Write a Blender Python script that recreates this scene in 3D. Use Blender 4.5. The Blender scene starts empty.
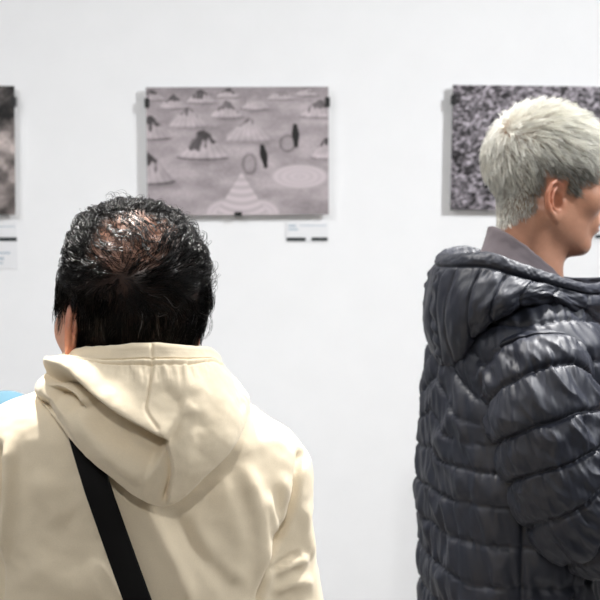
import bpy, math
import numpy as np
from mathutils import Vector

sc = bpy.context.scene
COL = sc.collection
F32 = np.float32

# ------------------------------------------------------------------ camera
FPX = 1250.0
PITCH = math.radians(-4.6)
CAM = np.array([0.0, 0.0, 1.70])
_f = np.array([0, math.cos(PITCH), math.sin(PITCH)])
_u = np.array([0, -math.sin(PITCH), math.cos(PITCH)])


def P(px, py, y):
    """world point at distance y that lies on the sight line of a measured pixel"""
    d = _f + np.array([1.0, 0, 0]) * ((px - 300) / FPX) + _u * ((300 - py) / FPX)
    return CAM + d * (y / d[1])


def project(W):
    D = W - CAM
    z = D @ _f
    return 300 + FPX * D[:, 0] / z, 300 - FPX * (D @ _u) / z


# ------------------------------------------------------------------ noise
def _hash(ix, iy, iz, seed):
    h = (ix * 374761393 + iy * 668265263 + iz * 2147483647 + seed * 974711) & 0xFFFFFFFF
    h = ((h ^ (h >> 13)) * 1274126177) & 0xFFFFFFFF
    return ((h ^ (h >> 16)) & 0xFFFFFF).astype(np.float64) / 0xFFFFFF


def vnoise(p, seed=0):
    p = np.asarray(p, dtype=np.float64)
    i = np.floor(p).astype(np.int64)
    f = p - i
    f = f * f * f * (f * (f * 6 - 15) + 10)
    r = 0
    for dx in (0, 1):
        for dy in (0, 1):
            for dz in (0, 1):
                w = ((f[:, 0] if dx else 1 - f[:, 0]) * (f[:, 1] if dy else 1 - f[:, 1]) * (f[:, 2] if dz else 1 - f[:, 2]))
                r = r + w * _hash(i[:, 0] + dx, i[:, 1] + dy, i[:, 2] + dz, seed)
    return r * 2 - 1


def fbm(p, octv=3, seed=0):
    a, r = 1.0, 0
    p = np.asarray(p, dtype=np.float64)
    for k in range(octv):
        r = r + a * vnoise(p * (2 ** k) + 17.3 * k, seed + k)
        a *= 0.5
    return r


def sstep(a, b, x):
    t = np.clip((x - a) / (b - a), 0, 1)
    return t * t * (3 - 2 * t)


# ------------------------------------------------------------------ signed distance shapes
def s_ell(p, c, r):
    q = p - np.array(c, F32)
    r = np.array(r, F32)
    k0 = np.sqrt(((q / r) ** 2).sum(1))
    k1 = np.sqrt(((q / (r * r)) ** 2).sum(1)) + 1e-9
    return k0 * (k0 - 1) / k1


def s_cap(p, a, b, ra, rb=None):
    rb = ra if rb is None else rb
    a = np.array(a, F32)
    b = np.array(b, F32)
    ab = b - a
    h = np.clip(((p - a) @ ab) / max(float(ab @ ab), 1e-12), 0, 1)
    d = p - a - h[:, None] * ab
    return np.sqrt((d * d).sum(1)) - (ra + (rb - ra) * h)


def s_sph(p, c, r):
    d = p - np.array(c, F32)
    return np.sqrt((d * d).sum(1)) - r


def s_line(p, pts, r):
    pts = [np.array(q, F32) for q in pts]
    d = None
    for a, b in zip(pts[:-1], pts[1:]):
        e = s_cap(p, a, b, r)
        d = e if d is None else np.minimum(d, e)
    return d


def smin(a, b, k):
    h = np.clip(0.5 + 0.5 * (b - a) / k, 0, 1)
    return b + (a - b) * h - k * h * (1 - h)


def smax(a, b, k):
    return -smin(-a, -b, k)


def surface(fn, lo, hi, h):
    """mesh the zero level of fn inside a box (naive surface nets, two-level sampling)"""
    lo = np.array(lo, float)
    hi = np.array(hi, float)
    nb = np.ceil((hi - lo) / (4 * h)).astype(int)
    n = nb * 4
    ax = [lo[k] + (np.arange(nb[k]) * 4 + 1.5) * h for k in range(3)]
    G = np.stack(np.meshgrid(*ax, indexing='ij'), -1).reshape(-1, 3).astype(F32)
    Fc = fn(G).reshape(nb)
    near = np.abs(Fc) < 9 * h
    big = np.where(Fc < 0, -1.0, 1.0).astype(F32)
    Ff = big.repeat(4, 0).repeat(4, 1).repeat(4, 2)
    m = near.repeat(4, 0).repeat(4, 1).repeat(4, 2)
    idx = np.argwhere(m)
    pts = (lo + idx * h).astype(F32)
    out = np.empty(len(pts), F32)
    for s in range(0, len(pts), 400000):
        out[s:s + 400000] = fn(pts[s:s + 400000])
    Ff[m] = out
    S = Ff < 0
    c = np.zeros(n - 1, np.int8)
    for dx in (0, 1):
        for dy in (0, 1):
            for dz in (0, 1):
                c += S[dx:n[0] - 1 + dx, dy:n[1] - 1 + dy, dz:n[2] - 1 + dz]
    act = (c > 0) & (c < 8)
    ci = np.argwhere(act)
    vid = -np.ones(n - 1, np.int32)
    vid[act] = np.arange(len(ci))
    corner = np.array([[i, j, k] for i in (0, 1) for j in (0, 1) for k in (0, 1)])
    val = np.stack([Ff[tuple((ci + q).T)] for q in corner], 1)
    acc = np.zeros((len(ci), 3))
    cnt = np.zeros(len(ci))
    for a in range(8):
        for b in range(a + 1, 8):
            if np.abs(corner[a] - corner[b]).sum() != 1:
                continue
            va, vb = val[:, a], val[:, b]
            x = (va < 0) != (vb < 0)
            t = np.where(x, va / np.where(x, va - vb, 1), 0)
            acc += np.where(x[:, None], corner[a] + t[:, None] * (corner[b] - corner[a]), 0)
            cnt += x
    V = lo + (ci + acc / cnt[:, None]) * h
    faces = []
    for d in range(3):
        e, f_ = (d + 1) % 3, (d + 2) % 3
        sl0 = [slice(None)] * 3
        sl1 = [slice(None)] * 3
        sl0[d] = slice(0, n[d] - 1)
        sl1[d] = slice(1, n[d])
        x = S[tuple(sl0)] != S[tuple(sl1)]
        ed = np.argwhere(x)
        ok = (ed[:, e] > 0) & (ed[:, f_] > 0) & (ed[:, e] < n[e] - 1) & (ed[:, f_] < n[f_] - 1)
        ed = ed[ok]
        inside = S[tuple(ed.T)]
        q = []
        for (oe, of) in ((-1, -1), (0, -1), (0, 0), (-1, 0)):
            k = ed.copy()
            k[:, e] += oe
            k[:, f_] += of
            q.append(vid[tuple(k.T)])
        Q = np.stack(q, 1)
        Q[~inside] = Q[~inside][:, ::-1]
        faces.append(Q)
    Fq = np.concatenate(faces)
    Fq = Fq[(Fq >= 0).all(1)]
    return V, Fq


def normals(V, Fq):
    a = V[Fq[:, 2]] - V[Fq[:, 0]]
    b = V[Fq[:, 3]] - V[Fq[:, 1]]
    n = np.cross(a, b)
    N = np.zeros_like(V)
    for k in range(4):
        for c in range(3):
            N[:, c] += np.bincount(Fq[:, k], n[:, c], len(V))
    return N / (np.linalg.norm(N, axis=1)[:, None] + 1e-12)


def relax(V, Fq, it=1, w=0.5):
    for _ in range(it):
        S = np.zeros_like(V)
        c = np.zeros(len(V))
        for k in range(4):
            a, b = Fq[:, k], Fq[:, (k + 1) % 4]
            for q in range(3):
                S[:, q] += np.bincount(a, V[b, q], len(V)) + np.bincount(b, V[a, q], len(V))
            c += np.bincount(a, minlength=len(V)) + np.bincount(b, minlength=len(V))
        V = V + w * (S / np.maximum(c, 1)[:, None] - V)
    return V


# ------------------------------------------------------------------ mesh objects
def mesh(name, V, Fq, mat, parent=None, origin=None, col=None, smooth=True):
    """one mesh object; V in world metres; origin = the thing's base"""
    V = np.asarray(V, float)
    o0 = np.zeros(3) if parent is None and origin is None else np.array(origin if origin is not None else root_of(parent).location)
    me = bpy.data.meshes.new(name)
    Vl = (V - o0).astype(F32)
    if isinstance(Fq, np.ndarray):
        me.vertices.add(len(Vl))
        me.vertices.foreach_set('co', Vl.ravel())
        k = Fq.shape[1]
        me.loops.add(Fq.size)
        me.loops.foreach_set('vertex_index', Fq.ravel().astype(np.int32))
        me.polygons.add(len(Fq))
        me.polygons.foreach_set('loop_start', np.arange(0, Fq.size, k, dtype=np.int32))
        me.update(calc_edges=True)
    else:
        me.from_pydata([tuple(v) for v in Vl], [], Fq)
        me.update()
    me.polygons.foreach_set('use_smooth', np.full(len(me.polygons), smooth))
    if col is not None:
        at = me.color_attributes.new('Col', 'FLOAT_COLOR', 'POINT')
        c4 = np.ones((len(Vl), 4), F32)
        c4[:, :col.shape[1]] = col
        at.data.foreach_set('color', c4.ravel())
    me.materials.append(mat)
    o = bpy.data.objects.new(name, me)
    COL.objects.link(o)
    if parent is not None:
        o.parent = parent
    else:
        o.location = o0
    return o


def root_of(o):
    while o.parent is not None:
        o = o.parent
    return o


def tag(o, label, cat, group=None):
    o['label'] = label
    o['category'] = cat
    if group:
        o['group'] = group
    return o


def thing(name, label, cat, loc, group=None):
    o = bpy.data.objects.new(name, None)
    o.empty_display_size = 0.05
    COL.objects.link(o)
    o.location = loc
    return tag(o, label, cat, group)


def box(lo, hi):
    x0, y0, z0 = lo
    x1, y1, z1 = hi
    V = [(x0, y0, z0), (x1, y0, z0), (x1, y1, z0), (x0, y1, z0), (x0, y0, z1), (x1, y0, z1), (x1, y1, z1), (x0, y1, z1)]
    Fq = np.array([(0, 3, 2, 1), (4, 5, 6, 7), (0, 1, 5, 4), (1, 2, 6, 5), (2, 3, 7, 6), (3, 0, 4, 7)])
    return np.array(V, float), Fq


def join(parts):
    Vs, Fs, n = [], [], 0
    for V, Fq in parts:
        Vs.append(V)
        Fs.append(Fq + n)
        n += len(V)
    return np.concatenate(Vs), np.concatenate(Fs)


def grid_faces(nu, nv, closed_u=False):
    """faces of an (nv rows) x (nu columns) grid, row major"""
    f = []
    j = np.arange(nv - 1)[:, None]
    i = np.arange(nu if closed_u else nu - 1)[None, :]
    i2 = (i + 1) % nu
    Q = np.stack(np.broadcast_arrays(j * nu + i, j * nu + i2, (j + 1) * nu + i2, (j + 1) * nu + i), -1)
    return Q.reshape(-1, 4)


def catmull(C, n, axis=0):
    """Catmull-Rom resampling of control array C along axis to n samples"""
    C = np.moveaxis(np.asarray(C, float), axis, 0)
    m = len(C)
    t = np.linspace(0, m - 1, n)
    i = np.minimum(t.astype(int), m - 2)
    f = (t - i).reshape((-1,) + (1,) * (C.ndim - 1))
    p1, p2 = C[i], C[i + 1]
    p0 = np.where((i > 0).reshape(f.shape), C[np.maximum(i - 1, 0)], 2 * p1 - p2)
    p3 = np.where((i < m - 2).reshape(f.shape), C[np.minimum(i + 2, m - 1)], 2 * p2 - p1)
    R = 0.5 * (2 * p1 + (p2 - p0) * f + (2 * p0 - 5 * p1 + 4 * p2 - p3) * f ** 2 + (3 * p1 - p0 - 3 * p2 + p3) * f ** 3)
    return np.moveaxis(R, 0, axis)


def rotz(a):
    c, s = math.cos(a), math.sin(a)
    return np.array([[c, -s, 0], [s, c, 0], [0, 0, 1.0]])


def rotx(a):
    c, s = math.cos(a), math.sin(a)
    return np.array([[1.0, 0, 0], [0, c, -s], [0, s, c]])


def roty(a):
    c, s = math.cos(a), math.sin(a)
    return np.array([[c, 0, s], [0, 1.0, 0], [-s, 0, c]])


# ------------------------------------------------------------------ materials
def lin(r, g, b):
    return tuple(((c / 255) / 12.92 if c / 255 <= 0.04045 else ((c / 255 + 0.055) / 1.055) ** 2.4) for c in (r, g, b))


def material(name, color=None, rough=0.6, attr=False, spec=0.5, sheen=0.0, aniso=0.0, sss=0.0, bump=None, metallic=0.0, coat=0.0):
    m = bpy.data.materials.new(name)
    m.use_nodes = True
    nt = m.node_tree
    b = nt.nodes['Principled BSDF']
    b.inputs['Roughness'].default_value = rough
    b.inputs['Specular IOR Level'].default_value = spec
    b.inputs['Metallic'].default_value = metallic
    if sheen:
        b.inputs['Sheen Weight'].default_value = sheen
        b.inputs['Sheen Roughness'].default_value = 0.4
    if coat:
        b.inputs['Coat Weight'].default_value = coat
        b.inputs['Coat Roughness'].default_value = 0.25
    if sss:
        b.inputs['Subsurface Weight'].default_value = sss
        b.inputs['Subsurface Radius'].default_value = (1.0, 0.35, 0.2)
        b.inputs['Subsurface Scale'].default_value = 0.006
    src = None
    if attr:
        a = nt.nodes.new('ShaderNodeVertexColor')
        a.layer_name = 'Col'
        src = a.outputs['Color']
    elif color is not None:
        b.inputs['Base Color'].default_value = (*color, 1)
    if bump:
        kind, scale, strength, dist, var = bump
        tc = nt.nodes.new('ShaderNodeTexCoord')
        t = nt.nodes.new('ShaderNodeTexNoise')
        t.inputs['Scale'].default_value = scale
        t.inputs['Detail'].default_value = 4
        nt.links.new(tc.outputs['Object'], t.inputs['Vector'])
        bp = nt.nodes.new('ShaderNodeBump')
        bp.inputs['Strength'].default_value = strength
        bp.inputs['Distance'].default_value = dist
        nt.links.new(t.outputs['Fac'], bp.inputs['Height'])
        nt.links.new(bp.outputs['Normal'], b.inputs['Normal'])
        if var:
            mx = nt.nodes.new('ShaderNodeMix')
            mx.data_type = 'RGBA'
            mx.blend_type = 'MULTIPLY'
            mx.inputs[0].default_value = var
            if src is not None:
                nt.links.new(src, mx.inputs[6])
            else:
                mx.inputs[6].default_value = (*color, 1)
            rp = nt.nodes.new('ShaderNodeMapRange')
            rp.inputs[1].default_value = 0.3
            rp.inputs[2].default_value = 0.7
            rp.inputs[3].default_value = 0.55
            rp.inputs[4].default_value = 1.25
            nt.links.new(t.outputs['Fac'], rp.inputs[0])
            nt.links.new(rp.outputs[0], mx.inputs[7])
            src = mx.outputs[2]
    if src is not None:
        nt.links.new(src, b.inputs['Base Color'])
    return m


M = {}
M['wall'] = material('white_paint', lin(240, 240, 241), 0.85, spec=0.2, bump=('n', 9.0, 0.15, 0.002, 0.03))
M['room'] = material('grey_paint', lin(150, 148, 146), 0.85, spec=0.2, bump=('n', 9.0, 0.15, 0.002, 0.03))
M['floor'] = material('pale_concrete', lin(196, 193, 189), 0.6, bump=('n', 6.0, 0.1, 0.002, 0.25))
M['ceiling'] = material('ceiling_paint', lin(238, 238, 238), 0.9, spec=0.1)
M['skin'] = material('skin', attr=True, rough=0.38, spec=0.5, sss=0.05, bump=('n', 420.0, 0.12, 0.0006, 0.12))
M['hair_black'] = material('wet_black_hair', attr=True, rough=0.30, spec=0.16)
M['hair_blond'] = material('bleached_hair', attr=True, rough=0.42, spec=0.5)
M['hoodie'] = material('cream_sweatshirt_cotton', lin(239, 224, 197), 0.85, spec=0.15, sheen=0.25, bump=('n', 900.0, 0.25, 0.0006, 0.10))
M['puffer'] = material('dark_nylon', lin(31, 34, 44), 0.52, spec=0.38, bump=('n', 170.0, 0.10, 0.0012, 0.10))
M['collar'] = material('grey_sweatshirt_cotton', lin(116, 108, 112), 0.9, spec=0.15, sheen=0.2, bump=('n', 700.0, 0.2, 0.0006, 0.15))
M['blue'] = material('pale_blue_cotton', lin(92, 128, 145), 0.75, spec=0.2, sheen=0.2, bump=('n', 500.0, 0.2, 0.0006, 0.1))
M['strap'] = material('black_webbing', lin(14, 13, 13), 0.75, spec=0.2, bump=('n', 1200.0, 0.3, 0.0005, 0.2))
M['denim'] = material('dark_denim', lin(38, 42, 54), 0.85, spec=0.2, bump=('n', 600.0, 0.2, 0.0006, 0.3))
M['shoe'] = material('black_shoe_leather', lin(30, 29, 29), 0.5)
M['eye'] = material('eye', attr=True, rough=0.12, spec=0.6)
M['print'] = material('photo_paper', attr=True, rough=0.35, spec=0.35)
M['clip'] = material('black_clip_metal', lin(22, 22, 24), 0.4)
M['backing'] = material('white_mount_board', lin(232, 231, 230), 0.7)
M['card'] = material('caption_card', attr=True, rough=0.6, spec=0.3)

# ------------------------------------------------------------------ room
def structure(name, lo, hi, m):
    V, Fq = box(lo, hi)
    o = mesh(name, V, Fq, M[m], smooth=False)
    o['kind'] = 'structure'
    return o


WY = 3.75
structure('floor', (-3.5, -3.6, -0.1), (3.5, WY + 0.1, 0), 'floor')
structure('wall_back', (-3.5, WY, 0), (3.5, WY + 0.1, 3.4), 'wall')
structure('wall_left', (-3.6, -3.6, 0), (-3.5, WY + 0.1, 3.4), 'wall')
structure('wall_right', (3.5, -3.6, 0), (3.6, WY + 0.1, 3.4), 'wall')
structure('wall_front', (-3.6, -3.7, 0), (3.6, -3.6, 3.4), 'room')
structure('ceiling', (-3.6, -3.7, 3.4), (3.6, WY + 0.1, 3.5), 'ceiling')

# ------------------------------------------------------------------ pictures on the wall
PG = 'photograph prints in a row on the white wall'


def desert(U, W):
    """tawny-grey plain with cone shaped woven mounds and two walking figures; U right, W down, 0..1 (aspect 1.43)"""
    p = np.stack([U * 9, W * 12, np.zeros_like(U)], 1)
    base = 0.635 + 0.06 * fbm(p, 3, 3) + 0.03 * fbm(p * np.array([9, 9, 1]), 2, 9)
    base = base - 0.10 * sstep(0.12, 0.0, W)
    base = base - 0.09 * sstep(0.85, 1.0, W) * sstep(0.6, 0.9, U)
    base += 0.05 * np.exp(-((W - 0.62 - 0.1 * (U - 0.3)) / 0.05) ** 2) * sstep(0.1, 0.3, U) * sstep(0.6, 0.4, U) * -1

    def mound(cx, cy, w, h, dark=0.38, ring=0.27, cap=0.5):
        nonlocal base
        w, h = w * 1.12, h * 1.1
        x = (U - cx) / w
        y = (W - cy) / h            # 0 = apex, 1 = foot
        rg = fbm(np.stack([x * 3 + cx * 50, y * 3, 0 * x], 1), 2, 7)
        prof = np.clip(y, 0, 1.3) ** 0.85
        foot = 1 + 0.10 * np.sqrt(np.clip(1 - x * x, 0, 1))
        ins = sstep(0.07, -0.07, np.abs(x) - prof + .10 * rg) * sstep(-0.05, 0.05, y) * sstep(0.06, -0.06, y - foot)
        ribs = 0.5 + 0.5 * np.cos(x / np.maximum(prof, 0.08) * 22)
        tone = 0.68 + 0.05 * ribs + .05 * rg - .05 * x
        rag = cap + 0.28 * rg + 0.08 * np.sin(x * 23 + cx * 40)
        tone = tone - dark * sstep(rag + 0.12, rag - 0.12, y)
        tone = tone - ring * np.exp(-((y - foot + 0.03) / 0.05) ** 2)
        base = base * (1 - ins) + tone * ins
        sh = np.exp(-(((U - cx - w * 0.2) / (w * 1.2)) ** 2 + ((W - cy - h * 1.1) / (h * 0.16)) ** 2) * 1.5)
        base = base - 0.10 * sh * (1 - ins)

    for a in ((0.03, 0.02, 0.07, 0.07), (0.15, 0.05, 0.07, 0.10), (0.30, 0.02, 0.075, 0.09), (0.45, 0.0, 0.06, 0.07), (0.60, 0.05, 0.07, 0.11, 0.12),
              (0.74, 0.02, 0.07, 0.07, 0.2), (0.88, 0.0, 0.06, 0.06, 0.25), (0.44, 0.10, 0.085, 0.12, 0.3), (0.23, 0.16, 0.10, 0.13, 0.28, 0.15, 0.35),
              (0.95, 0.10, 0.10, 0.12, 0.3), (0.02, 0.22, 0.11, 0.16, 0.4, 0.3), (0.56, 0.24, 0.115, 0.155, 0.3, 0.10, 0.22), (0.315, 0.33, 0.13, 0.20, 0.42, 0.34, 0.5),
              (0.0, 0.50, 0.13, 0.22, 0.45, 0.35, 0.4), (0.99, 0.40, 0.08, 0.14, 0.45, 0.3, 0.4)):
        mound(*a)
    # large pale shell-like mounds in the foreground
    for cx, cy, rx, ry, k in ((0.43, 1.0, 0.12, 0.13, 11), (0.62, 1.0, 0.12, 0.13, 11), (0.84, 0.70, 0.17, 0.10, 16)):
        x, y = (U - cx) / rx, (W - cy) / ry
        r = np.sqrt(x * x + y * y)
        ins = sstep(1.0, 0.92, r)
        tone = 0.745 + 0.035 * np.cos(r * 24) * (.6 + .4 * np.cos(np.arctan2(y, x) * k * 2)) - .06 * sstep(.80, .95, r)
        base = base * (1 - ins) + tone * ins
    x = (U - 0.52) / 0.13
    ins = sstep(0.02, -0.02, np.abs(x) - (W - 0.66) / 0.30) * sstep(0.66, 0.68, W)
    base = base * (1 - ins) + (0.735 + 0.045 * np.cos(W * 100 + 6 * x * x) - .05 * sstep(.05, .0, (W - .66) / .30 - np.abs(x))) * ins
    for cx, cy, rx, ry in ((0.565, 0.60, 0.035, 0.075), (0.775, 0.44, 0.04, 0.06)):
        r = np.sqrt(((U - cx) / rx) ** 2 + ((W - cy) / ry) ** 2)
        base = base - 0.16 * np.exp(-((r - 1) / 0.18) ** 2)
    # the two walking figures
    for x0, y0, x1, y1 in ((0.634, 0.45, 0.655, 0.63), (0.816, 0.29, 0.822, 0.47)):
        t = np.clip((W - y0) / (y1 - y0), 0, 1)
        wd = 0.008 + 0.010 * np.exp(-((t - 0.45) / 0.28) ** 2)
        ins = sstep(0.006, -0.002, np.abs(U - (x0 + (x1 - x0) * t)) - wd) * sstep(y0 - 0.01, y0 + 0.01, W) * sstep(y1 + 0.01, y1 - 0.01, W)
        base = base * (1 - ins) + 0.12 * ins
    base = np.clip(base, 0.03, 0.95)
    return np.stack([base * 1.03, base * 0.97, base * 0.99], 1)


def rocks(U, W):
    p = np.stack([U * 14, W * 10, np.zeros_like(U)], 1)
    v = 0.33 + 0.20 * fbm(p, 4, 21) + 0.05 * fbm(p * 5, 2, 5)
    v = v + 0.18 * np.exp(-((W - 0.47) / 0.10) ** 2) + 0.13 * np.exp(-((W - 0.78) / 0.13) ** 2)
    v = v - 0.22 * sstep(0.3, 0.0, W)
    v = v + 0.13 * sstep(0.5, 0.8, U) * (W > 0.3) * 0.5
    v = np.clip(v, 0.03, 0.8)
    return np.stack([v * 1.02, v * 0.95, v * 0.93], 1)


def crowd(U, W):
    p = np.stack([U * 52 + W * 21, W * 40 - U * 17, np.zeros_like(U)], 1)
    v = 0.40 + 0.26 * vnoise(p, 31) + 0.20 * vnoise(p * np.array([1.9, 1.6, 1]) + 5, 33) + 0.10 * fbm(p * .22, 2, 35) + 0.05 * sstep(0.6, 0.0, W)
    v = np.clip(v, 0.05, 0.8)
    return np.stack([v * 1.0, v * 0.955, v * 1.0], 1)


def picture(px0, px1, py0, py1, art, label, name='framed_photograph', roll=0.0, clips=((0.0, 0.12), (1.0, 0.12), (0.5, 1.0))):
    y = WY - 0.030
    a, b = P(px0, py0, y), P(px1, py1, y)
    w, h = b[0] - a[0], a[2] - b[2]
    cx, cz = (a[0] + b[0]) / 2, (a[2] + b[2]) / 2
    t = thing(name, label, 'picture', (cx, WY, cz), PG)
    R = roty(roll)

    def place(V):
        c = np.array([cx, y, cz])
        return (V - c) @ R.T + c
    V, Fq = box((cx - w / 2, y + 0.003, cz - h / 2), (cx + w / 2, y + 0.012, cz + h / 2))
    mesh('backing_board', place(V), Fq, M['backing'], t, smooth=False)
    # stand-off battens behind, so that the panel hangs clear of the wall
    bt = [box((cx + s * w * 0.40 - 0.012, y + 0.012, cz - h * 0.4), (cx + s * w * 0.40 + 0.012, WY - 0.001, cz + h * 0.4)) for s in (-1, 1)]
    for V, Fq in bt:
        mesh('batten', place(V), Fq, M['backing'], t, smooth=False)
    nu, nv = 300, 210
    u, v = np.meshgrid(np.linspace(0, 1, nu), np.linspace(0, 1, nv))
    U, W = u.ravel(), v.ravel()
    V = np.stack([cx - w / 2 + U * w, np.full_like(U, y), cz + h / 2 - W * h], 1)
    Fq = grid_faces(nu, nv)[:, ::-1]
    # give the sheet an edge: rim wrapped back to the board
    rim = np.concatenate([np.arange(nu), np.arange(1, nv) * nu + nu - 1, (nv - 1) * nu + np.arange(nu - 2, -1, -1), np.arange(nv - 2, 0, -1) * nu])
    n0 = len(V)
    back = V[rim].copy()
    back[:, 1] += 0.003
    k = np.arange(len(rim))
    k2 = (k + 1) % len(rim)
    Fr = np.stack([rim[k], rim[k2], n0 + k2, n0 + k], 1)
    col = art(U, W)
    col = np.clip(col, 0, 1) ** 2.2
    mesh('photo_print', place(np.concatenate([V, back])), np.concatenate([Fq, Fr]), M['print'], t, col=np.concatenate([col, col[rim]]), smooth=False)
    for (fu, fw) in clips:
        x, z = cx - w / 2 + fu * w, cz + h / 2 - fw * h
        if fw == 1.0:
            c = box((x - 0.011, y - 0.005, z - 0.004), (x + 0.011, y + 0.014, z + 0.009))
        else:
            s = 1 if fu == 0 else -1
            c = box((min(x - s * 0.004, x + s * 0.010), y - 0.005, z - 0.014), (max(x - s * 0.004, x + s * 0.010), y + 0.014, z + 0.014))
        mesh('clip', place(c[0]), c[1], M['clip'], t, smooth=False)
    return t


picture(-168, 16, 85, 214, rocks, 'photograph print of rough stony ground cut off by the left edge of the view', roll=0.010)
picture(146, 328.5, 87, 215, desert, 'pinkish grey photograph print of cone shaped mounds and two walking figures', roll=-0.004)
picture(452, 636, 86, 211, crowd, 'speckled grey photograph print behind the blond head', roll=0.012)


def caption(px0, px1, py0, py1, label, lines, bars, tint=(0.80, 0.80, 0.815)):
    y = WY - 0.003
    a, b = P(px0, py0, y), P(px1, py1, y)
    t_lo, t_hi = (a[0], WY - 0.003, b[2]), (b[0], WY - 0.0002, a[2])
    th = thing('caption_sign', label, 'label', ((a[0] + b[0]) / 2, WY, b[2]), 'caption cards on the white wall')
    V, Fq = box(t_lo, t_hi)
    mesh('card', V, Fq, M['card'], th, col=np.tile(np.array(tint), (len(V), 1)), smooth=False)
    for (x0, x1, y0, y1) in bars:
        p, q = P(x0, y0, y), P(x1, y1, y)
        V, Fq = box((p[0], y - 0.0012, q[2]), (q[0], y, p[2]))
        mesh('black_bar', V, Fq, M['card'], th, col=np.tile(np.array(lin(12, 26, 28)), (len(V), 1)), smooth=False)
    for (x0, x1, y0, y1) in lines:
        p, q = P(x0, y0, y), P(x1, y1, y)
        V, Fq = box((p[0], y - 0.0006, q[2]), (q[0], y, p[2]))
        mesh('printed_line', V, Fq, M['card'], th, col=np.tile(np.array(lin(186, 196, 205)), (len(V), 1)), smooth=False)
    return th


caption(286, 328, 222.5, 242, 'small white caption card below the photograph of mounds', [(288.5, 296, 224.5, 227), (288.5, 298, 228.4, 230.4), (300, 326, 225, 226)],
        [(286.6, 305.6, 237.6, 241.0), (311.4, 327.6, 237.4, 240.8)])
caption(-24, 17.5, 221, 269, 'tall white caption card below the stony photograph at the left edge', [(-20, 15, 226, 227), (-20, 10, 252, 254), (-20, 4, 257, 260), (-20, 3, 262, 264)],
        [(-22, -3, 237.0, 240.6), (-1, 16.8, 237.4, 241.0)])
caption(594, 636, 221, 241, 'caption card half hidden by the face of the blond person', [(597, 606, 224, 227)], [(595, 613, 234.8, 238.2), (618, 635, 234.8, 238.2)])

# ------------------------------------------------------------------ heads
def ear_sdf(p, o, flare=(24, 24)):
    fl = np.radians(np.where(p[:, 0] < 0, flare[0], flare[1]))
    EAR_S, EAR_C = np.sin(fl), np.cos(fl)
    x = np.abs(p[:, 0]) - o[0]
    y = p[:, 1] - o[1]
    z = p[:, 2] - o[2]
    # lean the ear back a little
    ca, sa = math.cos(0.14), math.sin(0.14)
    y, z = y * ca + z * sa, -y * sa + z * ca
    r = EAR_S * x - EAR_C * y
    n = EAR_C * x + EAR_S * y
    q = np.stack([r, z, n], 1).astype(F32)
    d = s_ell(q, (.014, .002, -.001), (.019, .030, .0040))
    d = smin(d, s_line(q, [(-.002, .010, .004), (-.001, .019, .004), (.006, .028, .006), (.016, .032, .0065), (.027, .026, .0065), (.033, .012, .006),
                           (.032, -.004, .005), (.026, -.017, .004), (.016, -.028, .003)], (.0040)), .003)
    d = smin(d, s_line(q, [(.010, .022, .003), (.019, .014, .0045), (.0235, .002, .0055), (.020, -.011, .0045), (.012, -.017, .004)], .0032), .003)
    d = smin(d, s_ell(q, (.010, -.027, .002), (.0085, .010, .0048)), .004)
    d = smin(d, s_ell(q, (.000, -.005, .005), (.0045, .006, .0035)), .003)
    return d, s_ell(q, (.0105, -.001, .006), (.0095, .0140, .0160))


def head_sdf(p, ears=True, ear_o=(.064, -.006, -.010), neck_a=(0, -.022, -.06), neck_b=(0, -.04, -.24), nr=.054, flare=(24, 24), chin=.083):
    X = p.copy()
    X[:, 0] = np.abs(X[:, 0])
    d = s_ell(p, (0, -.010, .040), (.076, .097, .090))
    d = smin(d, s_ell(p, (0, .028, -.020), (.061, .066, .085)), .04)
    d = smin(d, s_cap(X, (.048, .0, -.055), (.018, chin - .013, -.095), .019, .017), .035)
    d = smin(d, s_ell(p, (0, chin, -.098), (.022, .018, .017)), .02)
    d = smin(d, s_sph(X, (.044, .062, -.018), .019), .025)
    d = smin(d, s_cap(X, (.012, .088, .026), (.042, .074, .024), .010), .02)
    d = smin(d, s_ell(p, (0, .084, -.056), (.028, .017, .022)), .018)
    d = smax(d, -s_sph(X, (.032, .099, .004), .0145), .012)
    # nose
    d = smin(d, s_cap(p, (0, .090, .012), (0, .112, -.026), .0075, .0105), .011)
    d = smin(d, s_sph(X, (.0115, .102, -.031), .0075), .007)
    d = smax(d, -s_ell(X, (.006, .108, -.0405), (.003, .005, .004)), .003)
    # lips with the line between them
    d = smin(d, s_cap(X, (.0, .099, -.0555), (.019, .088, -.0585), .0062, .003), .006)
    d = smin(d, s_cap(X, (.0, .098, -.0675), (.017, .088, -.064), .0068, .003), .006)
    d = smax(d, -s_cap(X, (0, .107, -.0612), (.022, .092, -.0612), .0016), .003)
    # lids around the eyes
    lid = smax(s_sph(X, (.032, .082, .004), .0142), -s_ell(X, (.032, .098, .003), (.0125, .012, .0046)), .0015)
    d = smin(d, lid, .006)
    # neck
    d = smin(d, s_cap(p, neck_a, neck_b, nr, nr * 1.06), .03)
    d = smin(d, s_cap(X, (.050, -.030, -.050), (.022, .005, -.22), .012), .02)
    if ears:
        e, hollow = ear_sdf(p, ear_o, flare)
        d = smax(smin(d, e, .006), -hollow, .0025)
    return d


def head_mesh(h=0.0016, **kw):
    V, Fq = surface(lambda p: head_sdf(p, **kw), (-.105, -.13, -.20), (.105, .135, .142), h)
    return relax(V, Fq, 1, 0.4), Fq


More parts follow.
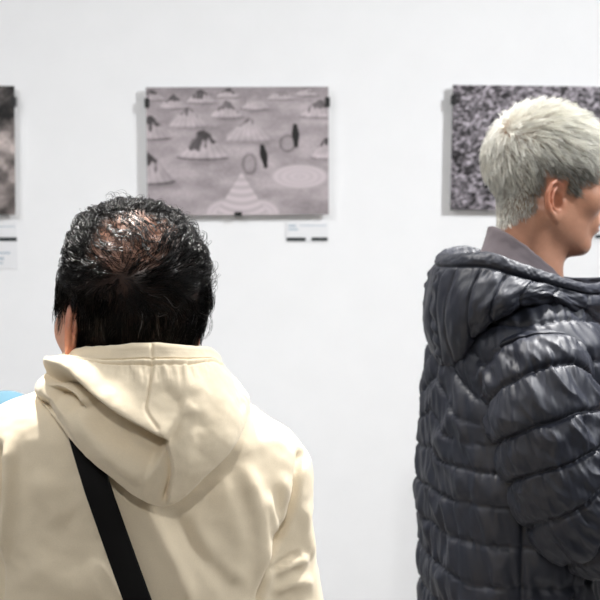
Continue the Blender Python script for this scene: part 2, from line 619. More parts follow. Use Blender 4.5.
def skin_colors(V, base, mask, scalp, stub=None):
    """base tone with redder ears, lips and nose; scalp colour where hair is dense"""
    n = fbm(V * 90, 3, 4) * 0.05
    c = np.tile(np.array(base), (len(V), 1)) * (1 + n[:, None])
    X = np.abs(V[:, 0])
    ear = sstep(.066, .078, X) * sstep(-.055, -.04, V[:, 2]) * sstep(.05, .03, V[:, 2])
    c = c * (1 - ear[:, None]) + ear[:, None] * np.array(base) * np.array([1.14, .93, .88])
    lip = np.exp(-((V[:, 2] + .061) / .0075) ** 2 - (X / .020) ** 4) * sstep(.082, .092, V[:, 1])
    c = c * (1 - .7 * lip[:, None]) + .7 * lip[:, None] * np.array(lin(150, 82, 78))
    nose = np.exp(-((V[:, 2] + .03) / .02) ** 2 - (X / .02) ** 2) * sstep(.095, .11, V[:, 1])
    c = c * (1 + nose[:, None] * np.array([.12, -.06, -.06]))
    brow = np.exp(-((V[:, 2] - .027 + .15 * np.abs(X - .03)) / .005) ** 2) * sstep(.008, .014, X) * sstep(.055, .045, X) * sstep(.05, .06, V[:, 1])
    c = c * (1 - .85 * brow[:, None]) + .85 * brow[:, None] * np.array(lin(40, 30, 25))
    m = mask[:, None]
    c = c * (1 - m) + m * np.array(scalp)
    return c


# ------------------------------------------------------------------ hair
def sample_surface(V, Fq, dens, n, rng):
    """n random points on a quad mesh, distributed by the vertex density dens"""
    T = np.concatenate([Fq[:, [0, 1, 2]], Fq[:, [0, 2, 3]]])
    A = np.linalg.norm(np.cross(V[T[:, 1]] - V[T[:, 0]], V[T[:, 2]] - V[T[:, 0]]), axis=1)
    w = A * dens[T].mean(1)
    t = rng.choice(len(T), n, p=w / w.sum())
    a, b = rng.random(n), rng.random(n)
    k = a + b > 1
    a[k], b[k] = 1 - a[k], 1 - b[k]
    W = np.stack([1 - a - b, a, b], 1)
    return (V[T[t]] * W[..., None]).sum(1), T[t], W


def sdf_grad(fn, p, e=0.002):
    p = p.astype(F32)
    d = fn(p)
    g = np.stack([fn(p + np.array([e if k == i else 0 for k in range(3)], F32)) - d for i in range(3)], 1)
    return d, g / (np.linalg.norm(g, axis=1)[:, None] + 1e-9)


def grow(root, fn, field, length, nseg, height, wob=0.0, wfreq=60.0, seed=0, curl=None):
    """strands that flow over the head: at each step follow field (tangent to the skin) and sit at height(s) above it"""
    n = len(root)
    pts = np.empty((n, nseg + 1, 3))
    d, g = sdf_grad(fn, root)
    pts[:, 0] = root - g * 0.0015
    pos = root.copy()
    step = length / nseg
    for s in range(1, nseg + 1):
        t = field(pos, s / nseg)
        if wob:
            q = pos * wfreq + seed * 7.1
            t = t + wob * np.stack([vnoise(q + 3.1, seed), vnoise(q + 41.7, seed + 1), vnoise(q + 87.3, seed + 2)], 1)
        if curl is not None:
            t = t + curl(s / nseg)
        t = t - g * (t * g).sum(1)[:, None]
        t = t / (np.linalg.norm(t, axis=1)[:, None] + 1e-9)
        hs = height(s / nseg)
        h0 = height((s - 1) / nseg)
        rise = np.clip(hs - h0, -step * .95, step * .95)
        pos = pos + t * np.sqrt(np.maximum(step ** 2 - rise ** 2, 0))[:, None]
        d, g = sdf_grad(fn, pos)
        pos = pos + g * (hs - d)[:, None]
        pts[:, s] = pos
    return pts


def clump(pts, nc, amt, rng, power=1.2, spread=0.25, clumps=None):
    n = len(pts)
    ctr = rng.choice(n, nc, replace=False)
    C = pts[ctr, 0]
    best = np.empty(n, int)
    for s in range(0, n, 2000):
        dd = ((pts[s:s + 2000, None, 0] - C[None]) ** 2).sum(-1)
        best[s:s + 2000] = dd.argmin(1)
    L = pts.shape[1]
    w = (np.linspace(0, 1, L) ** power * amt)[None, :, None]
    tgt = pts[ctr][best] + (pts[:, :1] - pts[ctr][best][:, :1]) * spread
    if np.ndim(amt):
        pass
    return pts * (1 - w) + tgt * w, best


def tubes(pts, rad, taper=0.75):
    """three-sided tapering tubes"""
    n, L, _ = pts.shape
    T = np.gradient(pts, axis=1)
    T /= np.linalg.norm(T, axis=2)[..., None] + 1e-12
    ref = np.array([0.31, 0.42, 0.85])
    A = np.cross(T, ref)
    A /= np.linalg.norm(A, axis=2)[..., None] + 1e-12
    B = np.cross(T, A)
    s = np.linspace(0, 1, L)
    r = (rad[:, None] if np.ndim(rad) else rad) * (1 - taper * s ** 2)[None, :]
    r = np.broadcast_to(r, (n, L))
    V = np.empty((n, L, 3, 3))
    for k in range(3):
        a = 2 * math.pi * k / 3
        V[:, :, k] = pts + (A * math.cos(a) + B * math.sin(a)) * r[..., None]
    base = (np.arange(n) * L * 3)[:, None, None]
    j = (np.arange(L - 1) * 3)[None, :, None]
    k = np.arange(3)[None, None, :]
    k2 = (k + 1) % 3
    Fq = np.stack(np.broadcast_arrays(base + j + k, base + j + k2, base + j + 3 + k2, base + j + 3 + k), -1).reshape(-1, 4)
    return V.reshape(-1, 3), Fq


# ------------------------------------------------------------------ bodies
def unit(v):
    v = np.array(v, float)
    return v / np.linalg.norm(v)


def hand_sdf(p, w, f, s, curl=0.45):
    """w wrist, f along the hand, s towards the thumb; fingers curl to f x s"""
    f = unit(f)
    s = unit(np.array(s) - f * np.dot(s, f))
    n = np.cross(f, s)
    q = p - np.array(w, F32)
    q = np.stack([q @ f, q @ s, q @ n], 1).astype(F32)
    d = s_cap(q, (-.03, 0, 0), (.02, 0, 0), .024, .024)
    for y, ln in ((.030, .92), (.010, 1.0), (-.010, .94), (-.029, .76)):
        d = smin(d, s_cap(q, (.012, y * .5, 0), (.088, y, 0), .014, .0105), .012)
    fing = None
    for y, ln in ((.031, .92), (.010, 1.02), (-.011, .95), (-.030, .76)):
        x, z, a = .086, 0.0, curl * .5
        r = .0092
        for seg in (.042, .027, .022):
            x2, z2 = x + math.cos(a) * seg * ln, z + math.sin(a) * seg * ln
            e = s_cap(q, (x, y, z), (x2, y * 1.05, z2), r, r * .9)
            fing = e if fing is None else np.minimum(fing, e)
            x, z, r, a = x2, z2, r * .9, a + curl
    d = smin(d, fing, .005)
    th = s_cap(q, (.018, .018, .006), (.050, .046, .014), .015, .012)
    th = smin(th, s_cap(q, (.050, .046, .014), (.080, .058, .020), .0115, .0098), .004)
    th = smin(th, s_cap(q, (.080, .058, .020), (.103, .060, .026), .0098, .008), .004)
    return smin(d, th, .010)


def person_body(name, label, group, base, HO, HR, HS, head_kw, sk, tone, mask_fn, scalp):
    """one continuous skin mesh: head, neck, trunk, arms with hands, legs"""
    Vh, Fh = head_mesh(**head_kw)
    ch = skin_colors(Vh, tone, mask_fn(Vh), scalp)
    Wh = HO + (Vh * HS) @ HR.T
    k = sk

    def trunk(p):
        d = s_cap(p, k['neck'], k['chest'], .058, .085)
        d = smin(d, s_cap(p, k['chest'], k['pelvis'], .088, .085), .05)
        for a in ('L', 'R'):
            lo_ = np.array([0, 0, -.025])
            d = smin(d, s_cap(p, k['neck'] * .5 + k['sh' + a] * .5 + lo_, k['sh' + a] + lo_, .036, .034), .02)
            d = smin(d, s_cap(p, k['sh' + a] + lo_, k['el' + a], .034, .031), .01)
            d = smin(d, s_cap(p, k['el' + a], k['wr' + a], .033, .024), .01)
            d = smin(d, s_cap(p, k['hip' + a], k['kn' + a], .068, .048), .03)
            d = smin(d, s_cap(p, k['kn' + a], k['an' + a], .046, .034), .02)
            d = smin(d, s_cap(p, k['an' + a], k['an' + a] + k['fwd'] * .12 + np.array([0, 0, -.04]), .032, .026), .02)
        return d
    allp = np.array([v for kk, v in k.items() if kk not in ('fwd', 'hdL', 'hdR', 'thL', 'thR')])
    Vt, Ft = surface(trunk, allp.min(0) - .16, allp.max(0) + .16, .009)
    Vt = relax(Vt, Ft, 1)
    parts = [(Wh, Fh), (Vt, Ft)]
    cols = [ch, np.tile(np.array(tone), (len(Vt), 1))]
    for a in ('L', 'R'):
        w = k['wr' + a]
        V, Fq = surface(lambda p: hand_sdf(p, w, k['hd' + a], k['th' + a]), w - .23, w + .23, .0035)
        parts.append((V, Fq))
        cols.append(np.tile(np.array(tone), (len(V), 1)))
    V, Fq = join(parts)
    o = mesh(name, V, Fq, M['skin'], origin=base, col=np.concatenate(cols))
    tag(o, label, 'person', group)
    # eyes
    for s in (-1, 1):
        c = np.array([.032 * s, .082, .004])
        th = np.linspace(0, math.pi, 20)
        ph = np.linspace(0, 2 * math.pi, 28, endpoint=False)
        T, Ph = np.meshgrid(th, ph, indexing='ij')
        E = np.stack([np.sin(T) * np.cos(Ph), np.cos(T), np.sin(T) * np.sin(Ph)], -1).reshape(-1, 3)
        ang = T.ravel()
        cc = np.where((ang < .22)[:, None], np.array([.01, .01, .01]), np.where((ang < .52)[:, None], np.array(lin(70, 45, 28)), np.array(lin(225, 215, 210))))
        mesh('eye', HO + ((c + E * .0125) * HS) @ HR.T, grid_faces(28, 20, True), M['eye'], o, col=cc)
    return o, Vh, Fh


def legs(o, k, mat, waist):
    def fn(p):
        d = s_cap(p, k['pelvis'] + np.array([0, 0, waist]), k['pelvis'] - np.array([0, 0, .04]), .125, .125)
        for a in ('L', 'R'):
            d = smin(d, s_cap(p, k['hip' + a], k['kn' + a], .095, .070), .03)
            d = smin(d, s_cap(p, k['kn' + a], k['an' + a] + np.array([0, 0, -.02]), .070, .062), .02)
        return d + .004 * vnoise(p * 22, 5)
    pts = np.array([k[x + a] for x in ('hip', 'kn', 'an') for a in 'LR'] + [k['pelvis']])
    V, Fq = surface(fn, pts.min(0) - .17, pts.max(0) + np.array([.17, .17, .30]), .009)
    mesh('trousers', relax(V, Fq, 2), Fq, mat, o)
    for a in ('L', 'R'):
        an = k['an' + a]
        f = k['fwd']

        def sh(p):
            t = an + np.array([0, 0, -.045])
            d = s_cap(p, t - f * .04, t + f * .15, .042, .036)
            d = smin(d, s_cap(p, an + np.array([0, 0, .03]), t, .045, .045), .02)
            return smax(d, -(p[:, 2] - .001), .004)
        V, Fq = surface(sh, an - .26, an + .26, .006)
        mesh('shoe', V, Fq, M['shoe'], o)


def skeleton(c, z0, yaw, shw, neck_z, sh_z, el, wr, hands, H=1.0):
    """c = ground point under the trunk, yaw = direction faced (0 = +Y)"""
    R = rotz(yaw)
    A = lambda x, y, z: np.array([c[0], c[1], 0]) + R @ np.array([x, y, 0]) + np.array([0, 0, z])
    k = dict(neck=A(0, -.02, neck_z), chest=A(0, 0, sh_z - .10), pelvis=A(0, 0, .95 * H), fwd=R @ np.array([0, 1.0, 0]))
    for a, s in (('L', -1), ('R', 1)):
        k['sh' + a] = A(s * shw, 0, sh_z)
        k['hip' + a] = A(s * .085, 0, .90 * H)
        k['kn' + a] = A(s * .10, .02, .50 * H)
        k['an' + a] = A(s * .11, -.02, .088)
        k['el' + a] = A(*el[a])
        k['wr' + a] = A(*wr[a])
        k['hd' + a] = R @ np.array(hands[a][0], float)
        k['th' + a] = R @ np.array(hands[a][1], float)
    return k


# ------------------------------------------------------------------ cloth detail helpers
def poly_dist(px, py, pts):
    """distance, signed side (+ = above/right-hand of travel left to right) and parameter along a polyline"""
    pts = catmull(np.array(pts, float), 24)
    best = np.full(len(px), 1e9)
    side = np.zeros(len(px))
    par = np.zeros(len(px))
    m = len(pts) - 1
    for i in range(m):
        a, b = pts[i], pts[i + 1]
        e = b - a
        L2 = e @ e + 1e-9
        t = ((px - a[0]) * e[0] + (py - a[1]) * e[1]) / L2
        tc = np.clip(t, 0, 1)
        dx, dy = px - a[0] - tc * e[0], py - a[1] - tc * e[1]
        d = np.hypot(dx, dy)
        k = d < best
        best = np.where(k, d, best)
        side = np.where(k, np.sign(e[1] * (px - a[0]) - e[0] * (py - a[1])), side)
        par = np.where(k, (i + np.clip(t, -.5 if i == 0 else 0, 1.5 if i == m - 1 else 1)) / m, par)
    return best, side, par


def ridge(px, py, pts, amp, w, fade=0.15):
    d, s, t = poly_dist(px, py, pts)
    e = sstep(0, fade, t) * sstep(1, 1 - fade, t) if fade else 1
    return amp * np.exp(-(d / w) ** 2) * e


def lapfold(px, py, pts, up, wu, down, wd, soft=1.2, fade=0.12):
    """cloth overlapping itself along a line: bulge on the upper side, dip on the lower"""
    d, s, t = poly_dist(px, py, pts)
    sd = d * s
    e = sstep(-.02, fade, t) * sstep(1.02, 1 - fade, t)
    k = 0.5 + 0.5 * np.tanh(sd / soft)
    return e * (k * up * np.exp(-(d / wu) ** 2) - (1 - k) * down * np.exp(-d / wd))

# ================================================================== person in the cream hoodie (back view)
rng = np.random.default_rng(7)
BX, BY = P(131, 400, 1.40)[0], 1.40
BASE1 = np.array([BX, BY, 0.0])
HO1 = P(128.5, 322, 1.392)
HR1 = rotz(math.radians(29)) @ rotx(math.radians(3)) @ roty(math.radians(2))
HS1 = np.array([.975, .97, 1.0])
SK1 = skeleton((BX, BY), 0, 0, .150, 1.47, 1.405,
               dict(L=(-.172, .03, 1.14), R=(.172, .03, 1.14)), dict(L=(-.17, .12, .92), R=(.17, .12, .92)),
               dict(L=((0, .35, -1), (0, 1, .3)), R=((0, .35, -1), (0, 1, .3))))
HEAD1 = dict(flare=(24, 3), ear_o=(.064, -.004, -.012), neck_b=(0, -.03, -.19), nr=.056)
SDF1 = lambda p: head_sdf(p, ears=False, **{k: v for k, v in HEAD1.items() if k not in ('ear_o', 'flare')})


def region1(V):
    """hair density on the head in its own frame"""
    x, y, z = np.abs(V[:, 0]), V[:, 1], V[:, 2]
    n = .006 * vnoise(V * 60, 3)
    back = sstep(-.013, -.022, y + n) * sstep(-.118, -.105, z)
    above = sstep(.016, .024, z + n) * sstep(.052, .044, y - .25 * np.maximum(z - .02, 0))
    side = sstep(.010, .014, y) * sstep(.036, .030, y) * sstep(-.004, .004, z)
    top = sstep(.068, .078, z + n) * sstep(.085, .070, y)
    m = np.maximum.reduce([back, above, side, top])
    # ears stay bare
    ear = sstep(.070, .073, x) * sstep(-.05, -.04, y) * sstep(.024, .016, z)
    return np.clip(m * (1 - ear), 0, 1)


CROWN1 = np.array([-.026, -.064, .103])


def bald1(V):
    q = (V - CROWN1) / np.array([.056 + .016 * (V[:, 0] < CROWN1[0])[:, None][:, 0], np.full(len(V), .048), np.full(len(V), .043)]).T
    r = np.sqrt((q ** 2).sum(1)) + .25 * vnoise(V * 45, 8)
    return sstep(1.15, .55, r)


def scalp_mask1(V):
    return np.clip(region1(V) * (1 - .93 * bald1(V)), 0, 1) * .93


p1, Vh, Fh = person_body('person', 'person seen from behind in a cream hoodie with thinning wet black hair', None, BASE1, HO1, HR1, HS1, HEAD1, SK1,
                         lin(192, 143, 120), scalp_mask1, lin(18, 14, 13))
legs(p1, SK1, M['denim'], .04)

# ---- hair: dense short back and sides, long wet clumps over the thinning crown
dens = region1(Vh)
bl = bald1(Vh)
WH = np.array([-.041, -.088, .060])          # where the hair turns


def field1(pos, s):
    r = pos - WH
    d = r / (np.linalg.norm(r, axis=1)[:, None] + .008)
    sw = np.cross(np.array([0, -.8, .55]), d)
    up = np.zeros_like(d)
    top = sstep(.03, .08, pos[:, 2])
    up[:, 0] = .55 * top
    up[:, 1] = .25 * top
    dn = np.zeros_like(d)
    dn[:, 2] = -1.0
    lowr = sstep(.05, .0, pos[:, 2])[:, None]
    return (d + .45 * sw + up) * (1 - lowr) + dn * lowr


def hair_mesh(lst):
    return join(lst)


def waves(root, amp, freq, seed):
    """coherent curl: neighbouring strands bend together"""
    ph = 3.2 * vnoise(root * 55, seed) + 6.0 * vnoise(root * 16, seed + 1)
    a1 = np.stack([vnoise(root * 45 + 3, seed + 2), vnoise(root * 45 + 9, seed + 3), vnoise(root * 45 + 15, seed + 4)], 1)
    a2 = np.stack([vnoise(root * 45 + 23, seed + 5), vnoise(root * 45 + 29, seed + 6), vnoise(root * 45 + 35, seed + 7)], 1)
    return lambda s: amp * (a1 * np.sin(ph + freq * s)[:, None] + a2 * np.cos(ph + freq * s)[:, None])


low = sstep(.080, .050, Vh[:, 2] - .1 * (Vh[:, 1] + .05))
R1, _, _ = sample_surface(Vh, Fh, dens * low * (1 - .55 * bl) + 1e-9, 15000, rng)
L1 = (.011 + .014 * sstep(-.05, .05, R1[:, 2])) * rng.uniform(.7, 1.3, len(R1))
hv = .003 + .004 * sstep(-.09, .03, R1[:, 2])
hj = rng.uniform(.3, 1.15, len(R1))
g1 = grow(R1, SDF1, field1, L1, 4, lambda s: hv * hj * s ** .8, wob=.4, wfreq=70, seed=5)
g1, _ = clump(g1, 2600, .6, rng, 1.4, .3)
R2, _, _ = sample_surface(Vh, Fh, dens * (1 - low) * (1 - .97 * bl) + dens * low * .22 * sstep(-.01, .05, Vh[:, 2]) * (1 - .5 * bl), 5200, rng)
L2 = (.030 + .026 * sstep(.06, .12, R2[:, 2])) * rng.uniform(.65, 1.25, len(R2))
hj2 = (.55 + .35 * vnoise(R2 * 28, 77)) * rng.uniform(.5, 1.1, len(R2)) * (1 - .6 * bald1(R2)) + .1
hj2 = hj2 * (1 - .6 * sstep(.045, .062, np.abs(R2[:, 0])) * sstep(.075, .04, R2[:, 2]))
g2 = grow(R2, SDF1, field1, L2, 12, lambda s: .0015 + hj2 * .017 * np.sin(2.5 * s) ** 1.0, wob=.5, wfreq=34, seed=11, curl=waves(R2, .8, 4.2, 300))
g2, b2 = clump(g2, 900, .90, rng, .8, .16)
# fly-away tips round the outline
R3, _, _ = sample_surface(Vh, Fh, dens * sstep(.0, .05, Vh[:, 2]) * (1 - .8 * bl) * (.15 * sstep(.07, .10, Vh[:, 2]) + sstep(.0, .06, Vh[:, 0])), 800, rng)
L3 = rng.uniform(.022, .044, len(R3))
hj3 = rng.uniform(.3, 1.1, len(R3))
g3 = grow(R3, SDF1, field1, L3, 12, lambda s: hj3 * (.003 + .016 * np.sin(2.3 * s)), wob=.5, wfreq=35, seed=23, curl=waves(R3, 1.2, 3.4, 340))
g3, _ = clump(g3, 210, .85, rng, .8, .2)
# sparse strands lying across the bare crown, swept sideways
def field4(pos, s):
    d = field1(pos, s)
    return d * .45 + np.array([-.55, .35, 0]) * np.sign(vnoise(pos * 20, 91))[:, None]


R4, _, _ = sample_surface(Vh, Fh, (bl + .15 * sstep(.05, .09, Vh[:, 2])) * dens, 850, rng)
L4 = rng.uniform(.020, .046, len(R4))
g4 = grow(R4, SDF1, field4, L4, 12, lambda s: .0012 + .007 * np.sin(2.6 * s), wob=.5, wfreq=40, seed=31, curl=waves(R4, 1.1, 4.6, 380))
g4, _ = clump(g4, 170, .92, rng, .6, .14)
# longer hair falling past the right ear
R5, _, _ = sample_surface(Vh, Fh, dens * sstep(.045, .06, Vh[:, 0]) * sstep(.012, .02, Vh[:, 2]) * sstep(.075, .05, Vh[:, 2]) * sstep(.045, .03, Vh[:, 1]), 1500, rng)
L5 = rng.uniform(.025, .045, len(R5))
hj5 = rng.uniform(.5, 1.1, len(R5))


def field5(pos, s):
    d = np.zeros_like(pos)
    d[:, 2] = -1
    d[:, 1] = -.35
    return d


g5 = grow(R5, SDF1, field5, L5, 8, lambda s: .003 + hj5 * .011 * s, wob=.5, wfreq=40, seed=37)
g5, _ = clump(g5, 170, .75, rng, .9, .25)
hs, hc = [], []
for g, r in ((g5, .0002), (g1, .00016), (g2, .00034), (g3, .00024), (g4, .00026)):
    rad = r * rng.uniform(.8, 1.3, len(g))
    V, Fq = tubes(HO1 + (g * HS1) @ HR1.T, rad)
    c = np.tile(np.array(lin(11, 9, 9)), (len(g), 1)) * rng.uniform(.6, 1.5, len(g))[:, None]
    grey = rng.random(len(g)) < .012
    c[grey] = np.array(lin(120, 115, 112))
    hs.append((V, Fq))
    hc.append(np.repeat(c, g.shape[1] * 3, 0))
V, Fq = join(hs)
hair1 = mesh('hair', V, Fq, M['hair_black'], p1, col=np.concatenate(hc))
hair1['kind'] = 'stuff'

# ---- hoodie body
ZT = [.84, .90, 1.0, 1.2, 1.30, 1.40, 1.445, 1.465, 1.479, 1.495, 1.53, 1.56]
TA = [.160, .172, .168, .166, .168, .174, .170, .146, .106, .086, .072, .060]
TB = [.115, .122, .122, .128, .130, .124, .112, .103, .096, .088, .076, .062]


def hoodie_sdf(p):
    x, y = p[:, 0] - BX, p[:, 1]
    p = p.copy()
    p[:, 2] = p[:, 2] + (.036 * x + .002) * sstep(1.15, 1.35, p[:, 2])
    z = p[:, 2]
    z2 = z
    a = np.interp(z2, ZT, TA)
    b = np.interp(z2, ZT, TB)
    yc = BY - .012 * sstep(1.45, 1.55, z) * -1
    e = 2.35
    d = ((np.abs(x / a) ** e + np.abs((y - yc) / b) ** e) ** (1 / e) - 1) * np.minimum(a, b)
    d = smax(d, z2 - 1.55, .01)
    d = smax(d, .86 - z, .02)
    for s in (-1, 1):
        S = (BX + s * (.146 if s > 0 else .158), BY + .005, 1.394)
        E = (BX + s * .178, BY + .03, 1.14)
        W = (BX + s * .168, BY + .115, .935)
        arm = smin(s_cap(p, S, E, .055, .053), s_cap(p, E, W, .053, .042), .03)
        d = smin(d, arm, .018)
        d = smin(d, s_cap(p, (BX + s * .05, BY, 1.430), S, .040, .052), .03)
    return d


V, Fq = surface(hoodie_sdf, (BX - .30, BY - .22, .82), (BX + .30, BY + .26, 1.60), .0042)
V = relax(V, Fq, 2)
for it in range(1):
    N = normals(V, Fq)
px, py = project(V)
wb = sstep(-.05, .45, -N[:, 1])
D = np.zeros(len(V))
for pts, amp, w in (
    ([(243, 455), (250, 490), (257, 525), (261, 560), (263, 605)], .0075, 9),
    ([(262, 490), (267, 515), (270, 535)], .0055, 6),
    ([(283, 470), (281, 500), (274, 530)], .004, 7),
    ([(225, 470), (233, 510), (243, 550), (247, 600)], .003, 12),
    ([(140, 495), (160, 535), (180, 575), (195, 610)], .006, 9),
    ([(165, 505), (200, 550), (240, 592)], -.004, 10),
    ([(190, 520), (215, 560), (250, 585)], .003, 9),
    ([(268, 575), (290, 562), (312, 560)], .005, 6),
    ([(270, 595), (295, 582), (318, 584)], .004, 6),
    ([(300, 500), (308, 530), (316, 560)], .003, 7),
    ([(8, 430), (9, 470), (6, 520), (2, 570)], .008, 7),
    ([(1, 440), (1, 480), (0, 530)], -.008, 5),
    ([(30, 470), (50, 500), (65, 525)], .003, 14),
    ([(85, 560), (105, 590), (120, 615)], .004, 12),
    ([(20, 560), (60, 580), (100, 610)], .003, 14),
):
    D += ridge(px, py, pts, amp * 1.55, w, .25)
# armhole seam with its stitching
D += ridge(px, py, [(303, 448), (299, 470), (292, 500), (278, 535), (266, 562), (263, 585), (262, 620)], -.0100, 3.6, .05)
D += ridge(px, py, [(266, 572), (285, 560), (302, 553)], -.0075, 3.0, .2)
D += ridge(px, py, [(-24, 450), (-12, 490), (-3, 530), (0, 570), (0, 620)], -.006, 3.0, .05)
V = V + N * (D * wb)[:, None]
V = V + N * (.0035 * fbm(V * np.array([12, 12, 8]), 2, 12) + .0009 * fbm(V * 60, 2, 19))[:, None]
hoodie = mesh('hoodie', V, Fq, M['hoodie'], p1)
# ribbed cuffs and waistband
for s in (-1, 1):
    def cuff(p):
        d = s_cap(p, (BX + s * .168, BY + .105, .955), (BX + s * .168, BY + .125, .90), .041, .034)
        return d
    w = np.array([BX + s * .168, BY + .115, .925])
    Vc, Fc = surface(cuff, w - .09, w + .09, .005)
    mesh('cuff', Vc, Fc, M['hoodie'], hoodie)
Vc, Fc = surface(lambda p: smax(np.maximum(.80 - p[:, 2], p[:, 2] - .875),
                                ((np.abs((p[:, 0] - BX) / .158) ** 2.35 + np.abs((p[:, 1] - BY) / .116) ** 2.35) ** (1 / 2.35) - 1) * .116, .006),
                 (BX - .2, BY - .17, .78), (BX + .2, BY + .17, .90), .006)
mesh('waistband', Vc, Fc, M['hoodie'], hoodie)

# ---- hood lying on the back: control rows from the inside of the neck to the tucked-in lower edge
NK = np.array([P(137, 372, 1.345)[0], 1.362])


def q(px_, py_, y):
    return P(px_, py_, y)


def ring(pxl, pxr, pyf, yf, row):
    """front columns (hidden side) appended to a row of visible control points"""
    l0, l1 = pxl
    r0, r1 = pxr
    return [q(l0[0], l0[1], l0[2]), q(l1[0], l1[1], l1[2])] + row + [q(r1[0], r1[1], r1[2]), q(r0[0], r0[1], r0[2])]


HC = []
# inside of the collar
HC.append(ring(((125, 425, 1.445), (92, 408, 1.435)), ((152, 425, 1.445), (186, 408, 1.435)), 0, 0,
               [q(80, 388, 1.385), q(92, 378, 1.335), q(113, 374, 1.308), q(143, 373, 1.300), q(172, 374, 1.308), q(192, 377, 1.335), q(201, 386, 1.385)]))
# top of the rim
HC.append(ring(((122, 408, 1.478), (82, 388, 1.468)), ((156, 408, 1.478), (200, 388, 1.468)), 0, 0,
               [q(66, 362, 1.405), q(80, 350.5, 1.335), q(112, 347, 1.292), q(150, 344.5, 1.278), q(184, 347.5, 1.290), q(207, 350, 1.335), q(215, 362, 1.405)]))
HC.append(ring(((121, 410, 1.486), (77, 392, 1.474)), ((157, 410, 1.486), (205, 392, 1.474)), 0, 0,
               [q(55, 366, 1.407), q(72, 355, 1.325), q(111, 353, 1.279), q(151, 351, 1.267), q(187, 352, 1.277), q(212, 354, 1.325), q(220, 366, 1.407)]))
# stitch line
HC.append(ring(((120, 420, 1.488), (72, 402, 1.476)), ((158, 420, 1.488), (210, 402, 1.476)), 0, 0,
               [q(47, 374, 1.407), q(64, 363, 1.310), q(110, 363, 1.270), q(151, 362, 1.258), q(189, 362, 1.268), q(216, 361, 1.318), q(226, 376, 1.407)]))
# bulge
HC.append(ring(((119, 436, 1.488), (68, 420, 1.476)), ((159, 436, 1.488), (216, 420, 1.476)), 0, 0,
               [q(42, 384, 1.400), q(55, 374, 1.300), q(108, 386, 1.252), q(154, 388, 1.238), q(193, 386, 1.248), q(226, 374, 1.310), q(238, 392, 1.400)]))
HC.append(ring(((118, 446, 1.486), (66, 430, 1.470)), ((160, 446, 1.486), (220, 430, 1.470)), 0, 0,
               [q(39, 392, 1.390), q(45, 386, 1.302), q(100, 420, 1.245), q(157, 425, 1.228), q(200, 416, 1.238), q(234, 391, 1.300), q(246, 400, 1.390)]))
HC.append(ring(((118, 452, 1.484), (65, 436, 1.466)), ((160, 452, 1.484), (221, 436, 1.466)), 0, 0,
               [q(38, 396, 1.382), q(45, 400, 1.292), q(97, 448, 1.240), q(163, 466, 1.226), q(208, 444, 1.236), q(240, 410, 1.288), q(248, 405, 1.385)]))
# lower edge
HC.append(ring(((118, 455, 1.480), (65, 439, 1.462)), ((160, 455, 1.480), (221, 439, 1.462)), 0, 0,
               [q(38, 398, 1.374), q(56, 419, 1.285), q(98, 465, 1.246), q(163, 500, 1.240), q(213, 466, 1.242), q(242, 428, 1.284), q(248, 408, 1.378)]))
HC.append(ring(((118, 455, 1.476), (65, 439, 1.458)), ((160, 455, 1.476), (221, 439, 1.458)), 0, 0,
               [q(38, 399, 1.366), q(58, 421, 1.291), q(99, 467, 1.256), q(162, 503, 1.254), q(212, 468, 1.254), q(241, 430, 1.292), q(248, 409, 1.370)]))
# tucked in against the back
HC.append(ring(((118, 448, 1.470), (66, 434, 1.454)), ((160, 448, 1.470), (219, 434, 1.454)), 0, 0,
               [q(43, 402, 1.360), q(66, 416, 1.300), q(105, 448, 1.274), q(161, 480, 1.272), q(205, 448, 1.274), q(234, 424, 1.300), q(243, 408, 1.362)]))
HC = np.array(HC)
NU, NV = 520, 380
G = catmull(catmull(HC, NV, 0), NU, 1)
V = G.reshape(-1, 3)
Fq = grid_faces(NU, NV)
N = normals(V, Fq)
if (N[:, 1] * (V[:, 1] < 1.29)).sum() > 0:
    Fq = Fq[:, ::-1]
    N = -N
px, py = project(V)
vv = np.repeat(np.linspace(0, 1, NV), NU)
uu = np.tile(np.linspace(0, 1, NU), NV)
wv = sstep(.24, .36, vv) * sstep(.90, .80, vv) * sstep(.12, .22, uu) * sstep(.88, .78, uu)
D = np.zeros(len(V))
# the big fold: upper bag laps over the lower half on the left
D += wv * lapfold(px, py, [(46, 371), (74, 378), (102, 400), (126, 418), (147, 430), (168, 441)], .017, 20, .021, 26, 1.5, .06)
# second soft fold below it on the left
D += wv * lapfold(px, py, [(44, 384), (60, 388), (72, 396), (80, 408)], .009, 9, .011, 10, 1.4, .2)
D += wv * ridge(px, py, [(72, 405), (95, 440), (125, 468), (158, 482)], .008, 10, .2)
D += wv * ridge(px, py, [(80, 398), (110, 430), (140, 452), (160, 462)], -.008, 11, .2)
# centre seam: straight under the rim, pulled to the right and creased lower down
rimw = sstep(.10, .14, vv) * sstep(.95, .9, vv)
D += rimw * ridge(px, py, [(152, 346), (152, 366), (148, 392), (147, 410), (160, 428)], -.0022, 1.6, 0)
D += wv * lapfold(px, py, [(166, 505), (169, 490), (171, 472), (168, 455), (162, 438)], -.004, 6, -.006, 10, 1.0, .15)
D += wv * ridge(px, py, [(161, 432), (168, 452), (171, 470), (168, 488), (163, 503)], -.0055, 1.9, .08)
D += wv * ridge(px, py, [(185, 372), (200, 392), (196, 408), (176, 414)], .005, 9, .3)
D += wv * ridge(px, py, [(160, 378), (172, 398), (186, 404)], -.005, 9, .3)
D += wv * ridge(px, py, [(222, 378), (226, 405), (220, 435), (206, 460)], .004, 10, .3)
D += wv * ridge(px, py, [(204, 412), (202, 438), (190, 466)], -.004, 9, .3)
